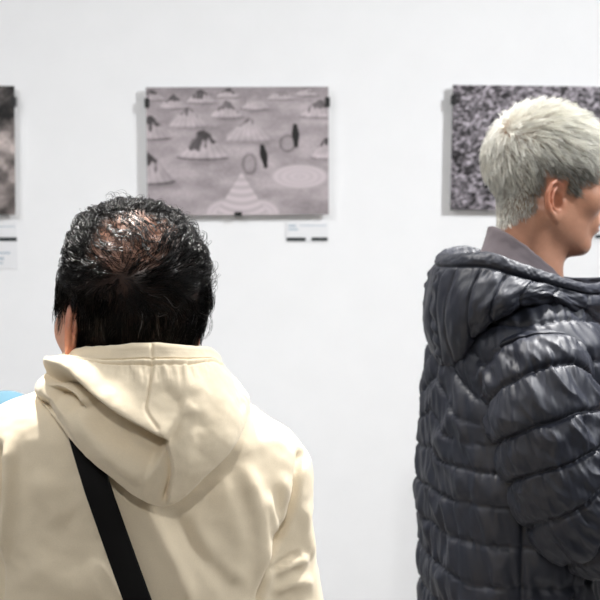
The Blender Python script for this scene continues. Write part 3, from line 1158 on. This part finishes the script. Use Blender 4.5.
# rim: rolled channel with two stitch lines
D += .0028 * np.exp(-((vv - .19) / .05) ** 2)
for vs in (.305, .345):
    D -= .0016 * np.exp(-((vv - vs) / .006) ** 2)
D += .0011 * np.exp(-((vv - .325) / .010) ** 2)
pk = fbm(np.stack([uu * 75, vv * 7, np.zeros_like(uu)], 1), 2, 41)
D += .0016 * pk * np.exp(-((vv - .37) / .045) ** 2)
V = V + N * D[:, None]
V = V + N * (.0022 * fbm(V * np.array([20, 20, 16]), 2, 44) * sstep(.25, .4, vv) + .0006 * fbm(V * 70, 2, 45))[:, None]
hood = mesh('hood', V, Fq, M['hoodie'], hoodie)

# ---- strap across the back, a band cut from the surface of the hoodie by a tilted slab
A0, A1 = P(84, 448, 1.275), P(141, 602, 1.275)
dirn = unit([A1[0] - A0[0], 0, A1[2] - A0[2]])
nrm = np.array([dirn[2], 0, -dirn[0]])
if nrm[0] < 0:
    nrm = -nrm


def band_loop(off):
    c0 = np.array([BX, BY, 1.22])
    c0 = c0 + nrm * (float((A0 - c0) @ nrm) + off)
    ang = np.linspace(0, 2 * math.pi, 420, endpoint=False)
    dv = np.cos(ang)[:, None] * dirn + np.sin(ang)[:, None] * np.array([0, 1.0, 0])
    lo, hi = np.zeros(len(ang)), np.full(len(ang), .6)
    for _ in range(22):
        m = (lo + hi) / 2
        qq = (c0 + dv * m[:, None]).astype(F32)
        inside = smax(hoodie_sdf(qq), qq[:, 2] - 1.462, .02) < .0065
        # the strap hangs free past the hem
        lo = np.where(inside, m, lo)
        hi = np.where(inside, hi, m)
    r = (lo + hi) / 2
    for _ in range(6):
        r = np.maximum(r, (np.roll(r, 1) + np.roll(r, -1)) / 2)
    return c0 + dv * r[:, None], dv


rows = []
HWD = .0138
for off, th in ((-HWD, 0), (-HWD, .0022), (-HWD * .86, .0030), (0, .0026), (HWD * .86, .0030), (HWD, .0022), (HWD, 0)):
    L, dv = band_loop(off)
    rows.append(L + dv * th)
rows.append(rows[0])
V = np.concatenate(rows)
Fq = grid_faces(420, len(rows), True)
strap_thing = mesh('bag_strap', V, Fq, M['strap'], origin=np.array([BX, BY, .9]))
tag(strap_thing, 'black webbing bag strap worn diagonally across the back of the cream hoodie', 'strap')

# ================================================================== person in the dark quilted jacket (side view)
rng = np.random.default_rng(11)
CX, CY = P(512, 450, 2.0)[0], 2.0
BASE2 = np.array([CX, CY, 0.0])
HO2 = P(546, 184, 2.0)
YAW2 = math.radians(-90 + 9)
HR2 = rotz(YAW2) @ rotx(math.radians(-8)) @ roty(math.radians(1))
HS2 = np.array([1.0, .955, .91])
TY2 = math.radians(-90 + 13)
f2 = np.array([-math.sin(TY2), math.cos(TY2), 0.0])
r2 = np.array([math.cos(TY2), math.sin(TY2), 0.0])
ARM_R = [q(534, 356, 1.875), q(541, 398, 1.835), q(553, 450, 1.815), q(570, 500, 1.81), q(600, 528, 1.83), q(652, 520, 1.88), q(705, 492, 1.94)]
SK2 = skeleton((CX, CY), 0, TY2, .165, 1.56, 1.44, dict(L=(-.21, .05, 1.17), R=(.2, 0, 1.2)), dict(L=(-.06, .28, 1.22), R=(.1, .3, 1.2)),
               dict(L=((.3, 1, .5), (0, -.5, 1)), R=((-.3, 1, .5), (0, -.5, 1))), 1.08)
SK2['elR'] = ARM_R[4] * .6 + ARM_R[3] * .4
SK2['wrR'] = ARM_R[6] + np.array([.03, .01, .01])
SK2['shR'] = ARM_R[0]
HEAD2 = dict(chin=.073, ear_o=(.064, .003, -.026), neck_a=(0, -.020, -.06), neck_b=(0, .002, -.19), nr=.052)
SDF2 = lambda p: head_sdf(p, ears=False, **{k: v for k, v in HEAD2.items() if k not in ('ear_o', 'flare')})


def region2(V):
    x, y, z = np.abs(V[:, 0]), V[:, 1], V[:, 2]
    n = .004 * vnoise(V * 70, 3)
    back = sstep(-.030, -.038, y + n) * sstep(0, .010, z - (-.100 + np.maximum(y + .075, 0) * 1.15))
    above = sstep(.010, .018, z + n - .3 * np.maximum(-y - .01, 0)) * sstep(.056, .048, y - .30 * np.maximum(z - .02, 0)) * sstep(-.045, -.035, y)
    side = sstep(.004, .010, y) * sstep(.034, .026, y + .4 * np.minimum(z, 0)) * sstep(-.020, -.008, z)
    top = sstep(.060, .070, z + n) * sstep(.088, .078, y)
    m = np.maximum.reduce([back, above, side, top])
    ear = sstep(.070, .073, x) * sstep(-.05, -.04, y) * sstep(.018, .010, z) * sstep(.012, .005, y)
    return np.clip(m * (1 - ear), 0, 1)


p2, Vh, Fh = person_body('person', 'person in profile with bleached blond hair and a dark quilted hooded jacket', None, BASE2, HO2, HR2, HS2, HEAD2, SK2,
                         lin(182, 134, 110), lambda V: region2(V) * .75, lin(128, 116, 98))
legs(p2, SK2, M['denim'], .06)

dens = region2(Vh)
WH2 = np.array([.012, -.082, .090])


def field2(pos, s):
    r = pos - WH2
    d = r / (np.linalg.norm(r, axis=1)[:, None] + .01)
    sw = np.cross(np.array([0, -.6, .8]), d)
    fw = np.zeros_like(d)
    top = sstep(.06, .10, pos[:, 2])
    fw[:, 1] = .6 * top + .25 * sstep(-.02, .04, pos[:, 1])
    fw[:, 2] = -.45 * sstep(.085, .03, pos[:, 2])
    return d + .25 * sw + fw


topw = sstep(.035, .075, Vh[:, 2] - .25 * (Vh[:, 1] + .02) * (Vh[:, 1] < -.02) + .012)
RA, _, _ = sample_surface(Vh, Fh, dens * (1 - .8 * topw) + 1e-9, 15000, rng)
zl = RA[:, 2] + .35 * np.maximum(-RA[:, 1] - .03, 0) * 1.0
LA = (.009 + .018 * sstep(-.03, .06, zl)) * rng.uniform(.7, 1.25, len(RA))
hA = (.003 + .012 * sstep(-.05, .06, zl)) * rng.uniform(.35, 1.1, len(RA))
gA = grow(RA, SDF2, field2, LA, 5, lambda s: hA * s ** .8, wob=.5, wfreq=55, seed=51)
gA, bA = clump(gA, 2300, .6, rng, 1.1, .3)
RB, _, _ = sample_surface(Vh, Fh, dens * topw, 11000, rng)
LB = (.026 + .018 * sstep(-.06, .05, RB[:, 1])) * rng.uniform(.7, 1.2, len(RB))
hB = rng.uniform(.25, 1.1, len(RB)) * (.010 + .012 * sstep(.075, .12, RB[:, 2]))
axB = rng.normal(0, 1, (len(RB), 3))
gB = grow(RB, SDF2, field2, LB, 8, lambda s: .002 + hB * s ** .75, wob=.45, wfreq=45, seed=61, curl=lambda s: axB * .18)
gB, bB = clump(gB, 1500, .75, rng, 1.0, .28)
hs, hc = [], []
tip = np.array(lin(252, 251, 243))
mid = np.array(lin(233, 229, 216))
root = np.array(lin(56, 53, 46))
for g, r, R_, b in ((gA, .00021, RA, bA), (gB, .00023, RB, bB)):
    rad = r * rng.uniform(.8, 1.3, len(g))
    V, Fq = tubes(HO2 + (g * HS2) @ HR2.T, rad, .6)
    L = g.shape[1]
    s = np.linspace(0, 1, L)[None, :, None]
    z = R_[:, 2]
    # regrown dark roots show on the short sides
    dk = np.clip(sstep(.072, .022, z + .014 * vnoise(R_ * 60, 9) - .10 * sstep(-.05, -.085, R_[:, 1]) * sstep(.01, -.01, z + .0)) * sstep(-.085, -.045, z + .9 * np.maximum(-R_[:, 1] - .06, 0) * 0) , 0, 1)
    dk = dk * (1 - .80 * sstep(-.025, -.065, R_[:, 1])) * (1 - .25 * sstep(.02, .06, R_[:, 1]))
    jit = (rng.uniform(.60, 1.12, b.max() + 1)[b] * rng.uniform(.9, 1.08, len(g)))[:, None, None]
    rootc = root * dk[:, None] + mid * (1 - dk[:, None])
    tipc = (root * 1.5) * (.68 * dk[:, None]) + tip * (1 - .68 * dk[:, None])
    c = (rootc[:, None] * (1 - s ** .7) + tipc[:, None] * s ** .7) * jit
    hs.append((V, Fq))
    hc.append(np.repeat(c.reshape(-1, 3), 3, 0))
V, Fq = join(hs)
hair2 = mesh('hair', V, Fq, M['hair_blond'], p2, col=np.clip(np.concatenate(hc), 0, 1))
hair2['kind'] = 'stuff'

# ---- grey collar of the sweatshirt under the jacket
cc = [q(524, 262, 2.0)]


def collar_pt(a, rr, dz):
    """ring tilted down to the front; a = 0 faces forward"""
    c = q(528, 268, 2.0)
    fx, rx = math.cos(a), math.sin(a)
    return c + f2 * (fx * rr * 1.06) + r2 * (rx * rr) + np.array([0, 0, dz - .052 * fx])


na = 96
rows = []
for rr, dz in ((.0575, -.06), (.0575, .0), (.0580, .012), (.0600, .0155), (.0625, .013), (.0645, .002), (.072, -.022), (.090, -.055), (.105, -.08)):
    rows.append(np.array([collar_pt(a, rr, dz) for a in np.linspace(0, 2 * math.pi, na, endpoint=False)]))
V = catmull(np.array(rows), 60, 0).reshape(-1, 3)
V = V + .0012 * fbm(V * 60, 2, 3)[:, None]
mesh('sweatshirt_collar', V, grid_faces(na, 60, True)[:, ::-1], M['collar'], p2)


# ---- quilted jacket
ZT2 = [.80, .95, 1.10, 1.25, 1.38, 1.44, 1.48, 1.52, 1.56, 1.60, 1.64]
TA2 = [.185, .190, .190, .190, .190, .184, .164, .130, .100, .08, .06]
TF2 = [.122, .130, .134, .135, .134, .130, .120, .104, .085, .07, .06]   # half depth
TC2 = [.010, .000, -.006, -.004, .000, .004, .008, .012, .018, .024, .03]   # centre along the facing direction


def jacket_local(p):
    d = p - np.array([CX, CY, 0], p.dtype)
    return d @ r2.astype(p.dtype), d @ f2.astype(p.dtype), p[:, 2]


def jacket_sdf(p):
    x, y, z = jacket_local(p)
    a, b, c = np.interp(z, ZT2, TA2), np.interp(z, ZT2, TF2), np.interp(z, ZT2, TC2)
    e = 2.3
    d = ((np.abs(x / a) ** e + np.abs((y - c) / b) ** e) ** (1 / e) - 1) * np.minimum(a, b)
    d = smax(d, z - 1.545, .02)
    d = smax(d, .82 - z, .03)
    sh = ARM_R[0]
    d = smin(d, s_cap(p, np.array([CX, CY, 1.462]) + r2 * .05, sh + np.array([0, .02, .008]), .066, .070), .05)
    shl = np.array([CX, CY, 1.44]) - r2 * .165
    d = smin(d, s_cap(p, np.array([CX, CY, 1.462]) - r2 * .05, shl, .066, .068), .05)
    return d


V, Fq = surface(jacket_sdf, (CX - .32, CY - .36, .78), (CX + .32, CY + .36, 1.66), .0042)
V = relax(V, Fq, 2)
N = normals(V, Fq)


def quilt(V, phase, z, s):
    """puffed channel height at channel coordinate phase (whole numbers are the seams)"""
    u = phase - np.floor(phase)
    u = u ** 1.25
    return (1 - np.abs(2 * u - 1) ** 3.2)


x, y, z = jacket_local(V)
ang = np.arctan2(x, -(y))               # 0 at the spine, + towards the near (right) side
s = ang * .17
PITCHQ = .0585
zc = z - .10 * np.minimum(np.abs(s), .045) * -1 * 3.2 * 1.0 * (1 if True else 0)
up = sstep(1.28, 1.42, z)
zc = z + (.22 + .35 * up) * np.minimum(np.abs(s), .05 + .10 * up)
zc = zc + .006 * vnoise(np.stack([s * 14, z * 9, x * 0], 1), 2)
zs = P(445, 455, 1.95)[2]
phase = (zc - zs - .012) / PITCHQ
puff = quilt(V, phase, z, s)
near_seam = 1 - puff
w1 = fbm(np.stack([s * 46 + z * 11, z * 13 - s * 6, x * 0], 1), 3, 71)
w2 = fbm(np.stack([s * 105 + z * 25, z * 22, x * 0], 1), 2, 75)
w3 = -np.abs(fbm(np.stack([s * 20 + z * 9, z * 9 - s * 9, x * 0], 1), 2, 79)) + .3
grv = np.minimum(phase - np.floor(phase), 1 - (phase - np.floor(phase))) * PITCHQ
D = .0034 * puff - .0048 * np.exp(-(grv / .0022) ** 2) + .0035 * w1 * (.4 + .6 * puff) + .0034 * w2 * (.3 + near_seam) + .0075 * w3 * (.35 + .65 * puff)
# upright seams: spine fold, side seam, pocket seam
for s0, dep in ((.0, .003), (.215, .007), (-.215, .007), (.29, .005)):
    D -= dep * np.exp(-((s - s0) / .0035) ** 2) * (z < 1.38)
V = V + N * D[:, None]
V = V + N * (.005 * fbm(V * 9, 2, 77))[:, None]
jacket = mesh('quilted_jacket', V, Fq, M['puffer'], p2)


def sleeve(path, rad, name, pitch, off, seed, nring=520, nang=300):
    path = np.array(path)
    C = catmull(path, nring)
    R = catmull(np.array(rad)[:, None], nring)[:, 0]
    seg = np.linalg.norm(np.diff(C, axis=0), axis=1)
    al = np.concatenate([[0], np.cumsum(seg)])
    T = np.gradient(C, axis=0)
    T /= np.linalg.norm(T, axis=1)[:, None]
    # parallel frames
    A = np.zeros_like(T)
    a = np.cross(T[0], [0, 1.0, 0])
    a /= np.linalg.norm(a)
    for i in range(nring):
        a = a - T[i] * (a @ T[i])
        a /= np.linalg.norm(a)
        A[i] = a
    B = np.cross(T, A)
    th = np.linspace(0, 2 * math.pi, nang, endpoint=False)
    alx = al[:, None] + 0 * th[None]
    thx = th[None] + 0 * al[:, None]
    tilt = .010 * np.cos(thx - 0.6)
    ph = (alx + tilt + .004 * vnoise(np.stack([alx.ravel() * 20, np.cos(thx).ravel() * 2, np.sin(thx).ravel() * 2], 1), seed).reshape(alx.shape) - off) / pitch
    u = ph - np.floor(ph)
    puff = 1 - np.abs(2 * u ** 1.15 - 1) ** 3.0
    c3 = np.stack([np.cos(thx).ravel(), np.sin(thx).ravel(), alx.ravel()], 1)
    w1 = fbm(c3 * np.array([3.6, 3.6, 15]) + np.array([0, 0, 0]), 3, seed + 3).reshape(alx.shape)
    tw = np.stack([np.cos(thx + alx * 7).ravel() * 2.6, np.sin(thx + alx * 7).ravel() * 2.6, alx.ravel() * 19], 1)
    w2 = fbm(tw, 2, seed + 9).reshape(alx.shape)
    w2 = -np.abs(w2) + .35
    w3 = fbm(c3 * np.array([14, 14, 26]), 2, seed + 15).reshape(alx.shape)
    grv = np.minimum(u, 1 - u) * pitch
    D = .0025 + .0062 * puff - .0050 * np.exp(-(grv / .0024) ** 2) + .0048 * w1 * (.3 + .7 * puff) + .0085 * w2 * (.25 + .75 * puff) + .0022 * w3 * (1.2 - puff)
    D = D * sstep(.012, .04, alx)
    Rr = R[:, None] + D * np.clip(R / .06, .2, 1)[:, None]
    V = C[:, None] + A[:, None] * (np.cos(thx) * Rr)[..., None] + B[:, None] * (np.sin(thx) * Rr)[..., None]
    Fq = grid_faces(nang, nring, True)
    V = V.reshape(-1, 3)
    cen = np.repeat(C, nang, 0)
    N = normals(V, Fq)
    if ((V - cen) * N).sum() < 0:
        Fq = Fq[:, ::-1]
    return mesh(name, V, Fq, M['puffer'], jacket)


rR = [.070, .078, .077, .071, .068, .058, .044]
# round the sleeve head off where it meets the armhole
d0 = unit(ARM_R[0] - ARM_R[1])
sleeve([ARM_R[0] + d0 * .026, ARM_R[0] + d0 * .020] + ARM_R, [.010, .050] + rR, 'sleeve', .0525, .036, 100)
shl = np.array([CX, CY, 1.44]) - r2 * .175
ell, wrl = SK2['elL'], SK2['wrL']
ARM_L = [shl + np.array([0, 0, .02]), shl * .55 + ell * .45 - r2 * .01, ell + np.array([0, 0, .02]), ell * .5 + wrl * .5 - np.array([0, 0, .02]), wrl]
sleeve([ARM_L[0] + np.array([0, 0, .035]), ARM_L[0] + np.array([0, 0, .028])] + ARM_L, [.004, .034, .06, .074, .068, .058, .044], 'sleeve', .0525, .036, 140, 400, 220)

# ---- hood of the jacket, thrown back; near half is measured, far half mirrors it
RN = [
    # inside, low round the neck
    [(478, 300, 2.0), (488, 298, 1.95), (505, 296, 1.918), (528, 298, 1.905), (552, 304, 1.912), (575, 312, 1.945), (590, 312, 2.0)],
    [(466, 272, 2.0), (476, 270, 1.925), (496, 268, 1.895), (524, 278, 1.885), (554, 287, 1.895), (583, 296, 1.935), (600, 292, 2.0)],
    # rim
    [(450, 257, 2.0), (464, 256, 1.92), (491, 255, 1.880), (522, 266, 1.868), (555, 277, 1.880), (588, 286, 1.925), (608, 280, 2.0)],
    [(444, 257, 2.0), (460, 255, 1.912), (490, 254, 1.872), (522, 265, 1.860), (555, 276, 1.872), (590, 285, 1.92), (612, 279, 2.0)],
    [(438, 260, 2.0), (456, 259, 1.906), (487, 260, 1.866), (521, 271, 1.854), (555, 281, 1.867), (592, 289, 1.915), (615, 283, 2.0)],
    [(434, 266, 2.0), (452, 268, 1.904), (485, 268, 1.864), (520, 277, 1.853), (555, 286, 1.866), (593, 295, 1.915), (616, 290, 2.0)],
    # side of the bag
    [(428, 288, 2.0), (443, 294, 1.905), (476, 285, 1.852), (513, 286, 1.836), (552, 290, 1.856), (592, 306, 1.91), (616, 305, 2.0)],
    [(424, 318, 2.0), (440, 328, 1.91), (470, 310, 1.846), (507, 297, 1.826), (549, 294, 1.850), (590, 312, 1.91), (615, 315, 2.0)],
    [(427, 342, 2.0), (446, 355, 1.914), (471, 327, 1.850), (504, 307, 1.828), (548, 297, 1.853), (589, 315, 1.915), (614, 320, 2.0)],
    # lower edge and the turn under it
    [(433, 355, 2.0), (453, 367, 1.920), (474, 335, 1.860), (504, 313, 1.838), (549, 301, 1.864), (587, 318, 1.925), (610, 324, 2.0)],
    [(442, 356, 2.0), (461, 362, 1.932), (480, 332, 1.880), (507, 312, 1.858), (549, 302, 1.880), (582, 318, 1.94), (602, 324, 2.0)],
    [(456, 345, 2.0), (470, 345, 1.945), (487, 322, 1.905), (510, 308, 1.890), (548, 304, 1.905), (574, 318, 1.95), (592, 322, 2.0)],
]
near = np.array([[q(*c) for c in row] for row in RN])
far = near[:, ::-1][:, 1:-1].copy()
c0 = np.array([CX, 2.0, 0])
# mirror across the plane y = 2.0
far[:, :, 1] = 4.0 - far[:, :, 1]
G0 = np.concatenate([near, far, near[:, :2]], 1)
NU, NV = 700, 300
rowsG = catmull(G0, NV, 0)
m = len(G0[0]) - 2
ext = np.concatenate([rowsG[:, m - 1:m], rowsG[:, :m], rowsG[:, :2]], 1)
full = catmull(ext, (NU // 10) * (ext.shape[1] - 1) + 1, 1)
k = NU // 10
full = full[:, k:k + k * m]
nu = full.shape[1]
V = full.reshape(-1, 3)
Fq = grid_faces(nu, NV, True)
N = normals(V, Fq)
cen = np.array([P(520, 300, 2.0)[0], 2.0, 0])
msk = np.repeat(np.arange(NV), nu)
kk = (msk > NV * .5) & (msk < NV * .75)
if (((V - cen) * np.array([1, 1, 0]) * N)[kk]).sum() < 0:
    Fq = Fq[:, ::-1]
    N = -N
vv = msk / (NV - 1)
uu = np.tile(np.arange(nu) / nu * m, NV)         # column coordinate
um = np.minimum(uu, m - uu)                      # 0 = back centre, 6 = front centre
bag = sstep(.44, .50, vv) * sstep(.93, .84, vv)
D = np.zeros(len(V))
# rim binding
D += .0022 * np.sin(np.pi * np.clip((vv - .17) / .27, 0, 1)) ** .7
D -= .004 * np.exp(-((vv - .445) / .010) ** 2)
# upright quilt seams over the bag
pq = (um - 1.9) / .74
uq = pq - np.floor(pq)
pf = np.sin(np.pi * uq) ** .5
c3 = np.stack([np.cos(uu / m * 6.283) * 3, np.sin(uu / m * 6.283) * 3, vv * 4], 1)
D -= .0026 * bag * np.exp(-(np.minimum(uq, 1 - uq) * .74 / .035) ** 2)
D += bag * (.0022 * pf + .0042 * fbm(c3 * 1.1, 2, 201) + .0020 * fbm(c3 * np.array([2.2, 2.2, 3]), 2, 205))
# gathered band down the middle of the back
D += bag * (.0025 * np.exp(-((um - .55) / .14) ** 2) * np.sin(vv * 120 + 2 * fbm(c3 * 2, 2, 7)) - .004 * np.exp(-((um - .75) / .05) ** 2))
D += .0010 * fbm(c3 * 3.5, 2, 209)
V = V + N * D[:, None]
mesh('hood', V, Fq, M['puffer'], jacket)

# ================================================================== person in pale blue, only a shoulder in view
rng = np.random.default_rng(3)
EX, EY = P(-82, 420, 2.02)[0], 2.02
BASE3 = np.array([EX, EY, 0.0])
SK3 = skeleton((EX, EY), 0, math.radians(-12), .150, 1.44, 1.336, dict(L=(-.18, .02, 1.12), R=(.18, .02, 1.12)), dict(L=(-.17, .12, .9), R=(.17, .12, .9)),
               dict(L=((0, .3, -1), (0, 1, .3)), R=((0, .3, -1), (0, 1, .3))))
HO3 = SK3['neck'] + np.array([0, .02, .15])
HR3 = rotz(math.radians(-12))
p3, Vh, Fh = person_body('person', 'person in a pale blue top whose shoulder shows at the left edge', None, BASE3, HO3, HR3, np.ones(3),
                         dict(h=.0022, neck_b=(0, -.03, -.19)), SK3, lin(196, 142, 116), lambda V: region1(V) * .9, lin(30, 22, 18))
legs(p3, SK3, M['denim'], .04)
R_, _, _ = sample_surface(Vh, Fh, region1(Vh) + 1e-9, 7000, rng)
L_ = rng.uniform(.018, .035, len(R_))
hj = rng.uniform(.4, 1.1, len(R_))
SDF3 = lambda p: head_sdf(p, ears=False, neck_b=(0, -.03, -.19))
g = grow(R_, SDF3, field1, L_, 5, lambda s: hj * (.003 + .009 * s), wob=.4, wfreq=50, seed=90)
g, _ = clump(g, 700, .6, rng, 1.1, .3)
V, Fq = tubes(HO3 + g @ HR3.T, np.full(len(g), .0003))
h3 = mesh('hair', V, Fq, M['hair_black'], p3, col=np.tile(np.array(lin(48, 34, 26)), (len(V), 1)))
h3['kind'] = 'stuff'


def top_sdf(p):
    k = SK3
    a = np.interp(p[:, 2], [.86, 1.0, 1.2, 1.28, 1.34, 1.37, 1.42, 1.45], [.165, .16, .16, .165, .155, .12, .085, .07])
    b = np.interp(p[:, 2], [.86, 1.0, 1.2, 1.28, 1.34, 1.37, 1.42, 1.45], [.115, .115, .12, .12, .115, .10, .08, .07])
    l = (p - BASE3.astype(F32)) @ rotz(math.radians(-12)).astype(F32)
    d = ((np.abs(l[:, 0] / a) ** 2.3 + np.abs(l[:, 1] / b) ** 2.3) ** (1 / 2.3) - 1) * np.minimum(a, b)
    d = smax(d, p[:, 2] - 1.437, .008)
    d = smax(d, .86 - p[:, 2], .02)
    for s_ in 'LR':
        d = smin(d, s_cap(p, k['sh' + s_] + np.array([0, 0, -.002]), k['el' + s_], .060, .050), .03)
        d = smin(d, s_cap(p, k['el' + s_], k['wr' + s_] + np.array([0, -.01, .03]), .050, .038), .02)
    return d + .003 * vnoise(p * 16, 6)


V, Fq = surface(top_sdf, (EX - .32, EY - .25, .82), (EX + .32, EY + .27, 1.52), .006)
mesh('sweatshirt', relax(V, Fq, 2), Fq, M['blue'], p3)

# ------------------------------------------------------------------ light
def area(name, loc, target, size, power, color=(1, 1, 1), spread=180):
    l = bpy.data.lights.new(name, 'AREA')
    l.shape = 'DISK'
    l.size = size
    l.energy = power
    l.color = color
    l.spread = math.radians(spread)
    o = bpy.data.objects.new(name, l)
    COL.objects.link(o)
    o.location = loc
    d = Vector(target) - Vector(loc)
    o.rotation_euler = d.to_track_quat('-Z', 'Y').to_euler()
    return o


area('key_light', (-.48, 2.1, 3.3), (-.2, 1.4, 1.5), .14, 23, (1.0, .97, .93), 70)
area('key_light', (1.1, 2.3, 3.3), (.40, 2.0, 1.5), .20, 26, (1.0, .985, .97), 60)
area('wash_light', (2.5, 1.1, 3.3), (-.2, WY, 1.0), .25, 54, (.965, .985, 1), 100)
area('wash_light', (-1.6, 1.3, 3.35), (-.4, WY, .9), 1.6, 39, (.97, .985, 1), 100)
area('gallery_light', (0.0, -1.8, 3.3), (0.15, WY, .9), .13, 7, (1, .99, .98), 70)
area('room_light', (0, -1.0, 3.35), (0, -1.0, 0), 2.0, 9, (1, .99, .98))

w = bpy.data.worlds.new('World')
w.use_nodes = True
w.node_tree.nodes['Background'].inputs[0].default_value = (.9, .93, 1, 1)
w.node_tree.nodes['Background'].inputs[1].default_value = 0.1
sc.world = w

# ------------------------------------------------------------------ camera object
cd = bpy.data.cameras.new('camera')
cd.sensor_fit = 'HORIZONTAL'
cd.sensor_width = 24.0
cd.lens = FPX / 600 * 24.0
cd.clip_start = 0.05
cd.dof.use_dof = True
cd.dof.focus_distance = 1.41
cd.dof.aperture_fstop = cd.lens / 1000 / 0.0066
co = bpy.data.objects.new('camera', cd)
COL.objects.link(co)
co.location = CAM
co.rotation_euler = (math.pi / 2 + PITCH, 0, 0)
sc.camera = co
sc.view_settings.view_transform = 'Standard'
sc.view_settings.look = 'None'
sc.view_settings.gamma = 1
sc.view_settings.use_curve_mapping = False
sc.view_settings.exposure = -0.66
